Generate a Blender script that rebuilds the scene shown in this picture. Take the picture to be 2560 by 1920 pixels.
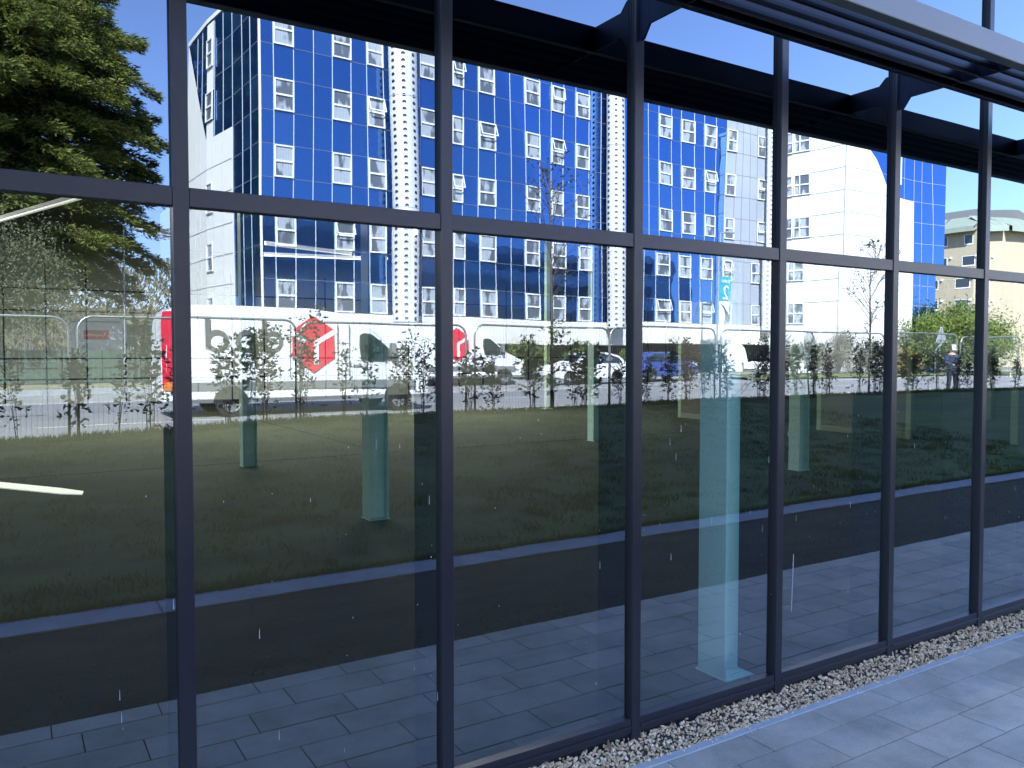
import bpy, math, random
from mathutils import Vector, Matrix
random.seed(7)
PI = math.pi
for o in list(bpy.data.objects): bpy.data.objects.remove(o)
SC = bpy.context.scene; COL = SC.collection

# ------------------------------------------------------------------ camera
# world: glass curtain wall in the plane y=0, outside is y<0, inside y>0; x runs along the glass
CAMY, CAMZ = -2.5, 1.6
cd = bpy.data.cameras.new("Camera"); cam = bpy.data.objects.new("Camera", cd); COL.objects.link(cam)
cam.location = (0, CAMY, CAMZ)
cam.rotation_euler = (math.radians(90-2.08), 0, -0.5577)
cd.sensor_width = 36; cd.lens = 2033.2/2560*36
cd.clip_start = 0.05; cd.clip_end = 3000
SC.camera = cam

# ------------------------------------------------------------------ light
SUN_EL = math.radians(41); SUN_LON = math.atan2(.80, -.52)
w = bpy.data.worlds.new("World"); SC.world = w; w.use_nodes = True
nt = w.node_tree; nt.nodes.clear()
sky = nt.nodes.new("ShaderNodeTexSky"); sky.sky_type = 'NISHITA'; sky.sun_disc = False
sky.sun_elevation = SUN_EL; sky.sun_rotation = (PI/2-SUN_LON) % (2*PI)
sky.air_density = 1.0; sky.dust_density = 0.4; sky.ozone_density = 5.0
bg = nt.nodes.new("ShaderNodeBackground"); bg.inputs[1].default_value = 0.12
wo = nt.nodes.new("ShaderNodeOutputWorld")
tn = nt.nodes.new('ShaderNodeMixRGB'); tn.blend_type = 'MULTIPLY'; tn.inputs[0].default_value = 1; tn.inputs[2].default_value = (.98, .89, 1.0, 1)
nt.links.new(sky.outputs[0], tn.inputs[1]); nt.links.new(tn.outputs[0], bg.inputs[0]); nt.links.new(bg.outputs[0], wo.inputs[0])
sl = bpy.data.lights.new("Sun", 'SUN'); sl.energy = 5.0; sl.angle = math.radians(.5); sl.color = (1, .95, .87)
so = bpy.data.objects.new("Sun", sl); COL.objects.link(so)
sd = Vector((math.cos(SUN_EL)*math.cos(SUN_LON), math.cos(SUN_EL)*math.sin(SUN_LON), math.sin(SUN_EL)))
so.rotation_euler = sd.to_track_quat('Z', 'Y').to_euler(); so.location = (0, 0, 60)
SC.view_settings.view_transform = 'Standard'; SC.view_settings.look = 'None'
SC.view_settings.exposure = 2.55; SC.view_settings.gamma = 1
SC.cycles.max_bounces = 10; SC.cycles.glossy_bounces = 6; SC.cycles.transparent_max_bounces = 16
SC.cycles.transmission_bounces = 6; SC.cycles.diffuse_bounces = 3
SC.cycles.use_denoising = True; SC.cycles.caustics_reflective = False; SC.cycles.caustics_refractive = False
SC.cycles.sample_clamp_indirect = 6

# ------------------------------------------------------------------ materials
def nmat(name):
    m = bpy.data.materials.new(name); m.use_nodes = True; return m, m.node_tree, m.node_tree.nodes['Principled BSDF']
def mat(name, col, rough=.6, metal=0, spec=.5, var=0, vscale=3, vdet=4, bump=0, bscale=20, col2=None, coat=0, emit=None, stretch=None):
    m, t, b = nmat(name)
    b.inputs['Base Color'].default_value = (*col, 1); b.inputs['Roughness'].default_value = rough
    b.inputs['Metallic'].default_value = metal; b.inputs['Specular IOR Level'].default_value = spec
    if coat: b.inputs['Coat Weight'].default_value = coat; b.inputs['Coat Roughness'].default_value = .04
    tc = t.nodes.new('ShaderNodeTexCoord'); src = tc.outputs['Object']
    if stretch:
        mp = t.nodes.new('ShaderNodeMapping'); mp.inputs['Scale'].default_value = stretch
        t.links.new(src, mp.inputs[0]); src = mp.outputs[0]
    if var or col2:
        n = t.nodes.new('ShaderNodeTexNoise'); n.inputs['Scale'].default_value = vscale; n.inputs['Detail'].default_value = vdet
        n.inputs['Roughness'].default_value = .6
        t.links.new(src, n.inputs['Vector'])
        r = t.nodes.new('ShaderNodeValToRGB'); r.color_ramp.elements[0].position = .35; r.color_ramp.elements[1].position = .65
        c2 = col2 or tuple(min(1, c*(1+var)) for c in col); c1 = col if col2 else tuple(c*(1-var) for c in col)
        r.color_ramp.elements[0].color = (*c1, 1); r.color_ramp.elements[1].color = (*c2, 1)
        t.links.new(n.outputs['Fac'], r.inputs[0]); t.links.new(r.outputs[0], b.inputs['Base Color'])
    if bump:
        n2 = t.nodes.new('ShaderNodeTexNoise'); n2.inputs['Scale'].default_value = bscale; n2.inputs['Detail'].default_value = 5
        t.links.new(src, n2.inputs['Vector'])
        bp = t.nodes.new('ShaderNodeBump'); bp.inputs['Strength'].default_value = 1; bp.inputs['Distance'].default_value = bump
        t.links.new(n2.outputs['Fac'], bp.inputs['Height']); t.links.new(bp.outputs[0], b.inputs['Normal'])
    if emit:
        b.inputs['Emission Color'].default_value = (*emit[0], 1); b.inputs['Emission Strength'].default_value = emit[1]
    return m
def islandmat(name, cols, rough=.6, spec=.3, sub=0):
    """colour picked at random per loose piece (leaf, chip, slab)"""
    m, t, b = nmat(name)
    g = t.nodes.new('ShaderNodeNewGeometry'); r = t.nodes.new('ShaderNodeValToRGB'); e = r.color_ramp.elements
    e[0].position = 0; e[0].color = (*cols[0], 1); e[1].position = 1; e[1].color = (*cols[-1], 1)
    for i, c in enumerate(cols[1:-1]):
        x = e.new((i+1)/(len(cols)-1)); x.color = (*c, 1)
    t.links.new(g.outputs['Random Per Island'], r.inputs[0]); t.links.new(r.outputs[0], b.inputs['Base Color'])
    b.inputs['Roughness'].default_value = rough; b.inputs['Specular IOR Level'].default_value = spec
    if sub:
        tr = t.nodes.new('ShaderNodeBsdfTranslucent'); t.links.new(r.outputs[0], tr.inputs[0])
        mx = t.nodes.new('ShaderNodeMixShader'); mx.inputs[0].default_value = sub
        o = t.nodes['Material Output']; t.links.new(b.outputs[0], mx.inputs[1]); t.links.new(tr.outputs[0], mx.inputs[2]); t.links.new(mx.outputs[0], o.inputs[0])
    return m
def glass_mat(name, tint, base, seed, wob=.0013, wscale=1.6):
    """coated solar glass: tinted see-through plus a mirror coat that grows to the grazing angle; slightly wavy pane"""
    m = bpy.data.materials.new(name); m.use_nodes = True; t = m.node_tree; t.nodes.clear()
    o = t.nodes.new('ShaderNodeOutputMaterial'); mx = t.nodes.new('ShaderNodeMixShader')
    tr = t.nodes.new('ShaderNodeBsdfTransparent'); tr.inputs[0].default_value = (*tint, 1)
    gl = t.nodes.new('ShaderNodeBsdfGlossy'); gl.inputs['Roughness'].default_value = 0; gl.inputs[0].default_value = (.76, .88, 1, 1)
    lw = t.nodes.new('ShaderNodeLayerWeight'); lw.inputs[0].default_value = .5
    pw = t.nodes.new('ShaderNodeMath'); pw.operation = 'POWER'; pw.inputs[1].default_value = 2.3
    t.links.new(lw.outputs['Facing'], pw.inputs[0])
    ma = t.nodes.new('ShaderNodeMath'); ma.operation = 'MULTIPLY_ADD'; ma.inputs[1].default_value = (1-base)*.8; ma.inputs[2].default_value = base
    t.links.new(pw.outputs[0], ma.inputs[0]); t.links.new(ma.outputs[0], mx.inputs[0])
    tc = t.nodes.new('ShaderNodeTexCoord'); oi = t.nodes.new('ShaderNodeObjectInfo')
    av = t.nodes.new('ShaderNodeVectorMath'); av.operation = 'MULTIPLY_ADD'
    av.inputs[1].default_value = (1, 1, .45)
    cx = t.nodes.new('ShaderNodeCombineXYZ'); mu = t.nodes.new('ShaderNodeMath'); mu.operation = 'MULTIPLY'; mu.inputs[1].default_value = 50
    t.links.new(oi.outputs['Random'], mu.inputs[0]); t.links.new(mu.outputs[0], cx.inputs[1])
    t.links.new(tc.outputs['Object'], av.inputs[0]); t.links.new(cx.outputs[0], av.inputs[2])
    n = t.nodes.new('ShaderNodeTexNoise'); n.inputs['Scale'].default_value = wscale; n.inputs['Detail'].default_value = 1.0
    t.links.new(av.outputs[0], n.inputs['Vector'])
    bp = t.nodes.new('ShaderNodeBump'); bp.inputs['Strength'].default_value = 1; bp.inputs['Distance'].default_value = wob
    t.links.new(n.outputs['Fac'], bp.inputs['Height']); t.links.new(bp.outputs[0], gl.inputs['Normal'])
    t.links.new(tr.outputs[0], mx.inputs[1]); t.links.new(gl.outputs[0], mx.inputs[2]); t.links.new(mx.outputs[0], o.inputs[0])
    return m
M = {}
M['pane'] = glass_mat('coated_glass', (.92, .98, .95), .23, 1)
M['panetop'] = glass_mat('coated_glass_top', (.05, .06, .09), .24, 2)
M['dark_alu'] = mat('dark_grey_aluminium', (.015, .016, .024), .32, 0, .5, bump=.0004, bscale=300, var=.06, vscale=2)
M['black_alu'] = mat('black_aluminium', (.012, .013, .018), .5)
M['grey_alu'] = mat('grey_fascia', (.20, .21, .22), .4, 0)  # light grey metal of the sunshade's front rail
M['fins'] = mat('blue_black_fins', (.004, .007, .024), .42, 0, .35)
M['spandrel'] = mat('spandrel', (.012, .014, .02), .5)
M['paver'] = None
M['gravel'] = islandmat('gravel', [(.50, .37, .20), (.74, .59, .38), (.32, .22, .12), (.86, .72, .48), (.56, .38, .21), (.92, .80, .60)], .8)
M['kerb'] = mat('kerb_concrete', (.30, .32, .35), .85, var=.12, vscale=6, bump=.002, bscale=60)
M['edging'] = mat('edging_concrete', (.46, .50, .50), .8, var=.1, vscale=8, bump=.001, bscale=80)
M['soil'] = mat('soil_turf', (.050, .052, .036), .95, col2=(.016, .022, .016), vscale=3.5, bump=.02, bscale=30, stretch=(.6, 1.4, 1))
M['lawn'] = mat('lawn', (.022, .055, .011), .95, col2=(.085, .135, .026), vscale=1.1, vdet=8, bump=.03, bscale=22, stretch=(.5, 1.5, 1))
M['verge'] = mat('verge_grass', (.10, .14, .035), .95, col2=(.16, .17, .07), vscale=2.2, vdet=8, bump=.03, bscale=20)
M['asphalt'] = mat('asphalt', (.24, .236, .23), .9, var=.12, vscale=.6, bump=.004, bscale=90)
M['footway'] = mat('footway', (.32, .29, .26), .9, var=.1, vscale=.8)
M['dirt'] = mat('dirt_verge', (.28, .24, .16), .95, col2=(.16, .18, .07), vscale=1.2, vdet=8)
M['paint'] = mat('road_paint', (.7, .7, .68), .7, var=.08, vscale=5)
M['ground'] = mat('far_ground', (.10, .12, .07), .95, var=.3, vscale=.1)
M['white'] = mat('white_render', (.80, .79, .76), .55, var=.03, vscale=.35)
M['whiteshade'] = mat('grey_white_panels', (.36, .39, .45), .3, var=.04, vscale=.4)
M['cream'] = mat('cream_band', (.80, .77, .70), .6, var=.03, vscale=.3)
M['joint'] = mat('joint_dark', (.16, .18, .22), .6)
M['jsoft'] = mat('joint_soft', (.46, .46, .47), .6)
M['jointw'] = mat('joint_light', (.62, .68, .74), .4)
M['frame'] = mat('white_window_frame', (.80, .80, .76), .4)
M['curtain'] = None
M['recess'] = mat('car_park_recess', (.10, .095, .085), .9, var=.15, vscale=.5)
M['tubewhite'] = None
M['roofgrey'] = mat('roof_grey', (.13, .135, .14), .8)
M['steel'] = mat('painted_green_steel', (.44, .66, .60), .5, var=.03)
M['steelnear'] = mat('daylit_teal_steel', (.55, .86, .82), .45, var=.03)  # near column only, daylight brightness put into its tealer paint
M['posty'] = mat('pale_green_post', (.13, .18, .12), .6)
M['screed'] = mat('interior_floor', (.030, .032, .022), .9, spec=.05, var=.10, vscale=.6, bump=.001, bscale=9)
M['inwall'] = mat('interior_wall', (.36, .39, .33), .7, var=.05, vscale=.2)
M['injoint'] = mat('interior_joint', (.01, .012, .01), .9, spec=.05)
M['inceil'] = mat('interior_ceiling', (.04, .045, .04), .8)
M['brown'] = mat('dark_brown_panel', (.03, .024, .018), .6)
M['lamp'] = mat('lit_diffuser', (.9, .9, .9), .5, emit=((1, .98, .92), .08))
M['galv'] = mat('galvanised', (.42, .44, .44), .42, .7)
M['foot'] = mat('fence_block', (.40, .38, .34), .9, var=.15, vscale=8)
M['leaf'] = islandmat('shrub_leaves', [(.022, .035, .014), (.05, .075, .024), (.035, .05, .02), (.03, .04, .03)], .45, .5, .2)
M['bark'] = mat('bark', (.10, .085, .065), .9, var=.3, vscale=12)
M['barkpale'] = mat('pale_bark', (.22, .19, .15), .9, var=.3, vscale=12)
M['conifer'] = islandmat('conifer_sprays', [(.08, .115, .035), (.23, .25, .06), (.11, .16, .045), (.32, .31, .07), (.09, .13, .04), (.27, .27, .07)], .7, .2, .3)
M['bushy'] = islandmat('bush_leaves', [(.10, .15, .03), (.17, .22, .04), (.07, .12, .03), (.22, .24, .05)], .6, .2, .2)
M['olive'] = islandmat('olive_twigs', [(.12, .14, .075), (.20, .21, .12), (.09, .11, .05), (.24, .23, .16)], .7, .2, .2)
M['grassy'] = islandmat('pale_grass_leaves', [(.25, .25, .18), (.34, .34, .27), (.18, .19, .12)], .7, .2, .2)
M['yellow'] = islandmat('yellow_leaves', [(.35, .26, .03), (.42, .30, .04), (.22, .20, .04)], .7, .2, .2)
M['hill'] = islandmat('bare_wood', [(.16, .13, .09), (.20, .16, .11), (.11, .11, .06), (.14, .14, .07)], .8, .1, .1)
M['hillbase'] = mat('hill_ground', (.12, .11, .07), .95, var=.3, vscale=.1)
M['hoard'] = mat('green_hoarding', (.045, .085, .068), .6, var=.12, vscale=.8, stretch=(1, 1, .3))
M['vanwhite'] = mat('white_vehicle_paint', (.80, .80, .80), .3, coat=.5)
M['vanred'] = mat('red_vinyl', (.66, .012, .045), .35)
M['vangrey'] = mat('grey_plastic_trim', (.16, .165, .17), .6)
M['lettergrey'] = mat('grey_lettering', (.12, .115, .11), .5)
M['tyre'] = mat('tyre', (.02, .02, .02), .85)
M['rim'] = mat('wheel_rim', (.45, .45, .46), .35, .7)
M['carglass'] = mat('car_glass', (.02, .035, .035), .08, spec=.8)
M['carblue'] = mat('blue_car_paint', (.04, .07, .26), .25, coat=.6)
M['orange'] = mat('orange_lens', (.75, .22, .04), .3)
M['plate'] = mat('number_plate', (.75, .75, .7), .5)
M['brick'] = None
M['roofgreen'] = mat('pale_green_roof', (.26, .30, .24), .6, var=.06, vscale=1)
M['sill'] = mat('white_sill', (.75, .75, .72), .6)
M['darkglass'] = mat('dark_window', (.03, .04, .055), .1, spec=.7)
M['signgrey'] = mat('sign_back', (.36, .38, .40), .5, .3)
M['blueflag'] = mat('blue_flag', (.03, .33, .62), .6)
M['whiteflag'] = mat('white_flag', (.75, .75, .78), .6)
M['navy'] = mat('navy_cloth', (.012, .02, .06), .85, bump=.004, bscale=40)
M['black'] = mat('black_cloth', (.008, .009, .016), .85)
M['skin'] = mat('skin', (.45, .28, .2), .6)
M['cap'] = mat('pale_cap', (.6, .58, .55), .8)
M['hotelred'] = mat('red_box', (.6, .03, .04), .5)
M['water'] = mat('drip', (.6, .65, .7), .4)

def paver_mat():
    m, t, b = nmat('slate_grey_paver'); tc = t.nodes.new('ShaderNodeTexCoord'); g = t.nodes.new('ShaderNodeNewGeometry')
    r = t.nodes.new('ShaderNodeValToRGB'); r.color_ramp.elements[0].color = (.46, .435, .36, 1); r.color_ramp.elements[1].color = (.58, .55, .455, 1)
    t.links.new(g.outputs['Random Per Island'], r.inputs[0])
    n = t.nodes.new('ShaderNodeTexNoise'); n.inputs['Scale'].default_value = 3; n.inputs['Detail'].default_value = 8; n.inputs['Roughness'].default_value = .7
    t.links.new(tc.outputs['Object'], n.inputs['Vector'])
    n3 = t.nodes.new('ShaderNodeTexNoise'); n3.inputs['Scale'].default_value = 190; n3.inputs['Detail'].default_value = 3
    t.links.new(tc.outputs['Object'], n3.inputs['Vector'])
    mr = t.nodes.new('ShaderNodeMapRange'); mr.inputs[1].default_value = .3; mr.inputs[2].default_value = .7; mr.inputs[3].default_value = .66; mr.inputs[4].default_value = 1.2
    t.links.new(n.outputs['Fac'], mr.inputs[0])
    mr2 = t.nodes.new('ShaderNodeMapRange'); mr2.inputs[1].default_value = .35; mr2.inputs[2].default_value = .65; mr2.inputs[3].default_value = .86; mr2.inputs[4].default_value = 1.12
    t.links.new(n3.outputs['Fac'], mr2.inputs[0])
    mm = t.nodes.new('ShaderNodeMath'); mm.operation = 'MULTIPLY'; t.links.new(mr.outputs[0], mm.inputs[0]); t.links.new(mr2.outputs[0], mm.inputs[1])
    v = t.nodes.new('ShaderNodeVectorMath'); v.operation = 'SCALE'; t.links.new(r.outputs[0], v.inputs[0]); t.links.new(mm.outputs[0], v.inputs['Scale'])
    t.links.new(v.outputs[0], b.inputs['Base Color']); b.inputs['Roughness'].default_value = .7
    bp = t.nodes.new('ShaderNodeBump'); bp.inputs['Distance'].default_value = .0008; t.links.new(n3.outputs['Fac'], bp.inputs['Height']); t.links.new(bp.outputs[0], b.inputs['Normal'])
    return m
M['paver'] = paver_mat()
def blue_mat():
    """blue back-painted glass panels, each one with its own shade, glossy and slightly wavy"""
    m, t, b = nmat('blue_glass_panel'); g = t.nodes.new('ShaderNodeNewGeometry'); tc = t.nodes.new('ShaderNodeTexCoord')
    r = t.nodes.new('ShaderNodeValToRGB'); e = r.color_ramp.elements
    e[0].color = (.004, .028, .10, 1); e[1].color = (.010, .062, .17, 1); x = e.new(.85); x.color = (.006, .045, .14, 1)
    x = e.new(.93); x.color = (.02, .065, .17, 1)
    t.links.new(g.outputs['Random Per Island'], r.inputs[0]); t.links.new(r.outputs[0], b.inputs['Base Color'])
    b.inputs['Roughness'].default_value = .3
    gl = t.nodes.new('ShaderNodeBsdfGlossy'); gl.inputs['Roughness'].default_value = .01; gl.inputs[0].default_value = (.17, .37, .82, 1)
    fr = t.nodes.new('ShaderNodeFresnel'); fr.inputs[0].default_value = 1.5; ad = t.nodes.new('ShaderNodeMath'); ad.operation = 'MULTIPLY_ADD'; ad.inputs[1].default_value = .5; ad.inputs[2].default_value = .42
    mx_ = t.nodes.new('ShaderNodeMixShader'); o_ = t.nodes['Material Output']; t.links.new(fr.outputs[0], ad.inputs[0]); t.links.new(ad.outputs[0], mx_.inputs[0])
    t.links.new(b.outputs[0], mx_.inputs[1]); t.links.new(gl.outputs[0], mx_.inputs[2]); t.links.new(mx_.outputs[0], o_.inputs[0])
    n = t.nodes.new('ShaderNodeTexNoise'); n.inputs['Scale'].default_value = .9; n.inputs['Detail'].default_value = 1
    t.links.new(tc.outputs['Object'], n.inputs['Vector'])
    bp = t.nodes.new('ShaderNodeBump'); bp.inputs['Distance'].default_value = .006
    t.links.new(n.outputs['Fac'], bp.inputs['Height'])
    t.links.new(bp.outputs[0], gl.inputs['Normal'])
    return m
M['blue'] = blue_mat()
def curtain_mat():
    """window pane with net curtains and a darker gap behind it"""
    m, t, b = nmat('curtained_pane'); oi = t.nodes.new('ShaderNodeObjectInfo'); tc = t.nodes.new('ShaderNodeTexCoord')
    cx = t.nodes.new('ShaderNodeCombineXYZ'); mu = t.nodes.new('ShaderNodeMath'); mu.operation = 'MULTIPLY'; mu.inputs[1].default_value = 90
    t.links.new(oi.outputs['Random'], mu.inputs[0]); t.links.new(mu.outputs[0], cx.inputs[0]); t.links.new(mu.outputs[0], cx.inputs[2])
    av = t.nodes.new('ShaderNodeVectorMath'); t.links.new(tc.outputs['Object'], av.inputs[0]); t.links.new(cx.outputs[0], av.inputs[1])
    w1 = t.nodes.new('ShaderNodeTexWave'); w1.bands_direction = 'X'; w1.inputs['Scale'].default_value = 4.5; w1.inputs['Distortion'].default_value = 1.2
    w1.inputs['Detail'].default_value = 1; t.links.new(av.outputs[0], w1.inputs['Vector'])
    n = t.nodes.new('ShaderNodeTexNoise'); n.inputs['Scale'].default_value = 1.3; n.inputs['Detail'].default_value = 2
    mp = t.nodes.new('ShaderNodeMapping'); mp.inputs['Scale'].default_value = (1.4, 1.4, .5); t.links.new(av.outputs[0], mp.inputs[0]); t.links.new(mp.outputs[0], n.inputs['Vector'])
    r = t.nodes.new('ShaderNodeValToRGB'); r.color_ramp.elements[0].position = .46; r.color_ramp.elements[1].position = .52
    t.links.new(n.outputs['Fac'], r.inputs[0])
    fold = t.nodes.new('ShaderNodeMixRGB'); fold.inputs[1].default_value = (.30, .34, .40, 1); fold.inputs[2].default_value = (.46, .50, .54, 1)
    t.links.new(w1.outputs['Fac'], fold.inputs[0])
    mx = t.nodes.new('ShaderNodeMixRGB'); mx.inputs[1].default_value = (.10, .12, .15, 1)
    t.links.new(r.outputs[0], mx.inputs[0]); t.links.new(fold.outputs[0], mx.inputs[2]); t.links.new(mx.outputs[0], b.inputs['Base Color'])
    b.inputs['Roughness'].default_value = .5; b.inputs['Coat Weight'].default_value = .8; b.inputs['Coat Roughness'].default_value = .02
    return m
M['curtain'] = curtain_mat()
def brick_mat():
    m, t, b = nmat('buff_brick'); tc = t.nodes.new('ShaderNodeTexCoord'); br = t.nodes.new('ShaderNodeTexBrick')
    mp = t.nodes.new('ShaderNodeMapping'); mp.inputs['Rotation'].default_value = (PI/2, 0, 0)
    t.links.new(tc.outputs['Object'], mp.inputs[0]); t.links.new(mp.outputs[0], br.inputs['Vector'])
    br.inputs['Color1'].default_value = (.43, .355, .24, 1); br.inputs['Color2'].default_value = (.36, .295, .20, 1); br.inputs['Mortar'].default_value = (.42, .37, .28, 1)
    br.inputs['Scale'].default_value = 1; br.inputs['Brick Width'].default_value = .23; br.inputs['Row Height'].default_value = .075; br.inputs['Mortar Size'].default_value = .01
    t.links.new(br.outputs[0], b.inputs['Base Color']); b.inputs['Roughness'].default_value = .9
    return m
M['brick'] = brick_mat()

# ------------------------------------------------------------------ mesh helpers
class MB:
    def __init__(s): s.v = []; s.f = []; s.mi = []
    def face(s, pts, mi=0):
        b = len(s.v); s.v += [tuple(p) for p in pts]; s.f.append(tuple(range(b, b+len(pts)))); s.mi.append(mi)
    def box(s, x0, x1, y0, y1, z0, z1, mi=0, tf=None):
        P = [(x, y, z) for z in (z0, z1) for y in (y0, y1) for x in (x0, x1)]
        if tf: P = [tuple(tf(Vector(p))) for p in P]
        b = len(s.v); s.v += P
        for q in ((0, 2, 3, 1), (4, 5, 7, 6), (0, 1, 5, 4), (2, 6, 7, 3), (0, 4, 6, 2), (1, 3, 7, 5)):
            s.f.append(tuple(b+i for i in q)); s.mi.append(mi)
    def prism(s, pts, d, mi=0):
        """closed polygon of 3-D points swept by the vector d"""
        b = len(s.v); n = len(pts); d = Vector(d)
        s.v += [tuple(p) for p in pts]+[tuple(Vector(p)+d) for p in pts]
        s.f.append(tuple(range(b, b+n))); s.f.append(tuple(range(b+2*n-1, b+n-1, -1))); s.mi += [mi, mi]
        for i in range(n):
            j = (i+1) % n; s.f.append((b+j, b+i, b+n+i, b+n+j)); s.mi.append(mi)
    def tube(s, pts, r, n=6, mi=0, cap=True):
        pts = [Vector(p) for p in pts]; rs = r if isinstance(r, (list, tuple)) else [r]*len(pts)
        b = len(s.v); pv = None
        for i, p in enumerate(pts):
            t = (pts[min(i+1, len(pts)-1)]-pts[max(i-1, 0)]).normalized()
            if pv is None: a = t.orthogonal().normalized()
            else: a = (pv-t*pv.dot(t)); a = a.normalized() if a.length > 1e-6 else t.orthogonal().normalized()
            pv = a; c = t.cross(a)
            for k in range(n):
                q = 2*PI*k/n; s.v.append(tuple(p+(a*math.cos(q)+c*math.sin(q))*rs[i]))
        for i in range(len(pts)-1):
            for k in range(n):
                k2 = (k+1) % n; s.f.append((b+i*n+k, b+i*n+k2, b+(i+1)*n+k2, b+(i+1)*n+k)); s.mi.append(mi)
        if cap:
            s.f.append(tuple(b+k for k in range(n-1, -1, -1))); e = b+(len(pts)-1)*n; s.f.append(tuple(e+k for k in range(n))); s.mi += [mi, mi]
    def build(s, name, mats, parent=None, smooth=False, bevel=0, seg=2):
        me = bpy.data.meshes.new(name); me.from_pydata(s.v, [], s.f)
        if not isinstance(mats, (list, tuple)): mats = [mats]
        for m in mats: me.materials.append(m)
        me.polygons.foreach_set('material_index', s.mi)
        if smooth: me.polygons.foreach_set('use_smooth', [True]*len(me.polygons))
        me.update(); o = bpy.data.objects.new(name, me); COL.objects.link(o)
        if parent: o.parent = parent
        if bevel:
            bv = o.modifiers.new('b', 'BEVEL'); bv.width = bevel; bv.segments = seg; bv.limit_method = 'ANGLE'; bv.angle_limit = math.radians(25)
        return o
def tag(o, label, cat, group=None, kind=None):
    if label: o['label'] = label
    if cat: o['category'] = cat
    if group: o['group'] = group
    if kind: o['kind'] = kind
    return o
def thing(name, label, cat, loc=(0, 0, 0), rz=0, group=None):
    o = bpy.data.objects.new(name, None); COL.objects.link(o); o.location = loc; o.rotation_euler = (0, 0, rz)
    o.empty_display_size = .2
    return tag(o, label, cat, group)
def struct(o): o['kind'] = 'structure'; return o
KIDS = {}
def copy_tree(o, parent=None, **kw):
    c = o.copy(); COL.objects.link(c); c.parent = parent
    for ch in [x for x in bpy.data.objects if x.parent == o]: copy_tree(ch, c)
    return c
def text_mesh(name, body, size, mt, parent, mat4, depth=.004, font_sc=(1, 1)):
    cu = bpy.data.curves.new(name, 'FONT'); cu.body = body; cu.size = size; cu.extrude = depth
    cu.align_x = 'CENTER'; cu.align_y = 'CENTER'
    to = bpy.data.objects.new(name+'_t', cu); COL.objects.link(to)
    dg = bpy.context.evaluated_depsgraph_get(); me = bpy.data.meshes.new_from_object(to.evaluated_get(dg))
    bpy.data.objects.remove(to)
    me.transform(Matrix.Diagonal((font_sc[0], font_sc[1], 1, 1))); me.transform(mat4)
    me.materials.clear(); me.materials.append(mt)
    o = bpy.data.objects.new(name, me); COL.objects.link(o)
    if parent: o.parent = parent
    return o
def faceY(x, y, z):
    """text plane seen from +y: reads towards -x"""
    return Matrix.Translation((x, y, z)) @ Matrix(((-1, 0, 0, 0), (0, 0, 1, 0), (0, 1, 0, 0), (0, 0, 0, 1)))

# ------------------------------------------------------------------ ground outside
gnd = MB(); gnd.face([(-400, 60, -.35), (500, 60, -.35), (500, -500, -.35), (-400, -500, -.35)][::-1]); struct(gnd.build('ground', M['ground']))
def sheet(name, m, x0, x1, prof, nx=1, amp=0):
    """strip along x whose section is prof [(y, z)...]"""
    b = MB(); xs = [x0+(x1-x0)*i/nx for i in range(nx+1)]
    for (ya, za), (yb, zb) in zip(prof, prof[1:]):
        for xa, xb in zip(xs, xs[1:]):
            b.face([(xa, ya, za), (xa, yb, zb), (xb, yb, zb), (xb, ya, za)])
    me = b.build(name, m); return me
X0, X1 = -40, 90
# bed under slabs
b = MB(); b.box(X0, X1, -1.489, -.02, -.3, -.006); struct(b.build('path_bed', mat('joint_sand', (.02, .02, .02), .95)))
pv = MB(); row = 0; y = -.158; rowd = .205
while y > -1.45:
    d = min(.165 if row == 0 else rowd, y+1.492)
    L = .43; off = (row % 2)*.215+(.105 if row % 4 > 1 else 0)
    x = -9+off
    while x < 40:
        g = .0032; h = random.uniform(-.0008, .0008)
        pv.box(x+g, x+L-g, y-d+g, y-g, -.05, h)
        x += L
    y -= d; row += 1
PAVE_END = y
o = struct(pv.build('path', M['paver']))
# edging kerb between gravel and slabs
ed = MB(); x = -9
while x < 40:
    ed.box(x+.0015, x+.9-.0015, -.155, -.108, -.05, .002); x += .9
struct(ed.build('kerb_edging', M['edging'], bevel=.004))
# far thin kerb of the slabs + turf strip + pale kerb strip + lawn
struct(sheet('lawn_strip', M['soil'], X0, X1, [(PAVE_END, -.004), (-2.2, .006), (-2.865, .0)], 1))
kb = MB(); x = -20
while x < 60:
    kb.box(x+.003, x+2.6-.003, -3.17, -2.86, -.1, .012); x += 2.6
struct(kb.build('path_kerb', M['kerb'], bevel=.006))
def lawn_z(x, y):
    t = max(0, min(1, (-3.17-y)/8.0)); s = t*t*(3-2*t)
    z = .50*s
    dip = max(0, min(1, (4.2-x)/3.5)); z -= .12*dip*s
    if y < -11.4:
        q = min(1, (-11.4-y)/2.0); z = z*(1-q*q*(3-2*q))+(.10)*q*q*(3-2*q)
    return z
lw = MB(); NX, NY = 100, 44; xs = [-25+i*.8 for i in range(NX+1)]; ys = [-3.16-j*(13.6-3.16)/NY for j in range(NY+1)]
base = len(lw.v)
for yy in ys:
    for xx in xs: lw.v.append((xx, yy, lawn_z(xx, yy)+.010*math.sin(xx*1.7+yy)+.008*math.sin(yy*2.3-xx*.6)))
for j in range(NY):
    for i in range(NX):
        a = j*(NX+1)+i; lw.f.append((a, a+NX+1, a+NX+2, a+1)); lw.mi.append(0)
struct(lw.build('lawn', M['lawn'], smooth=True))
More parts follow.
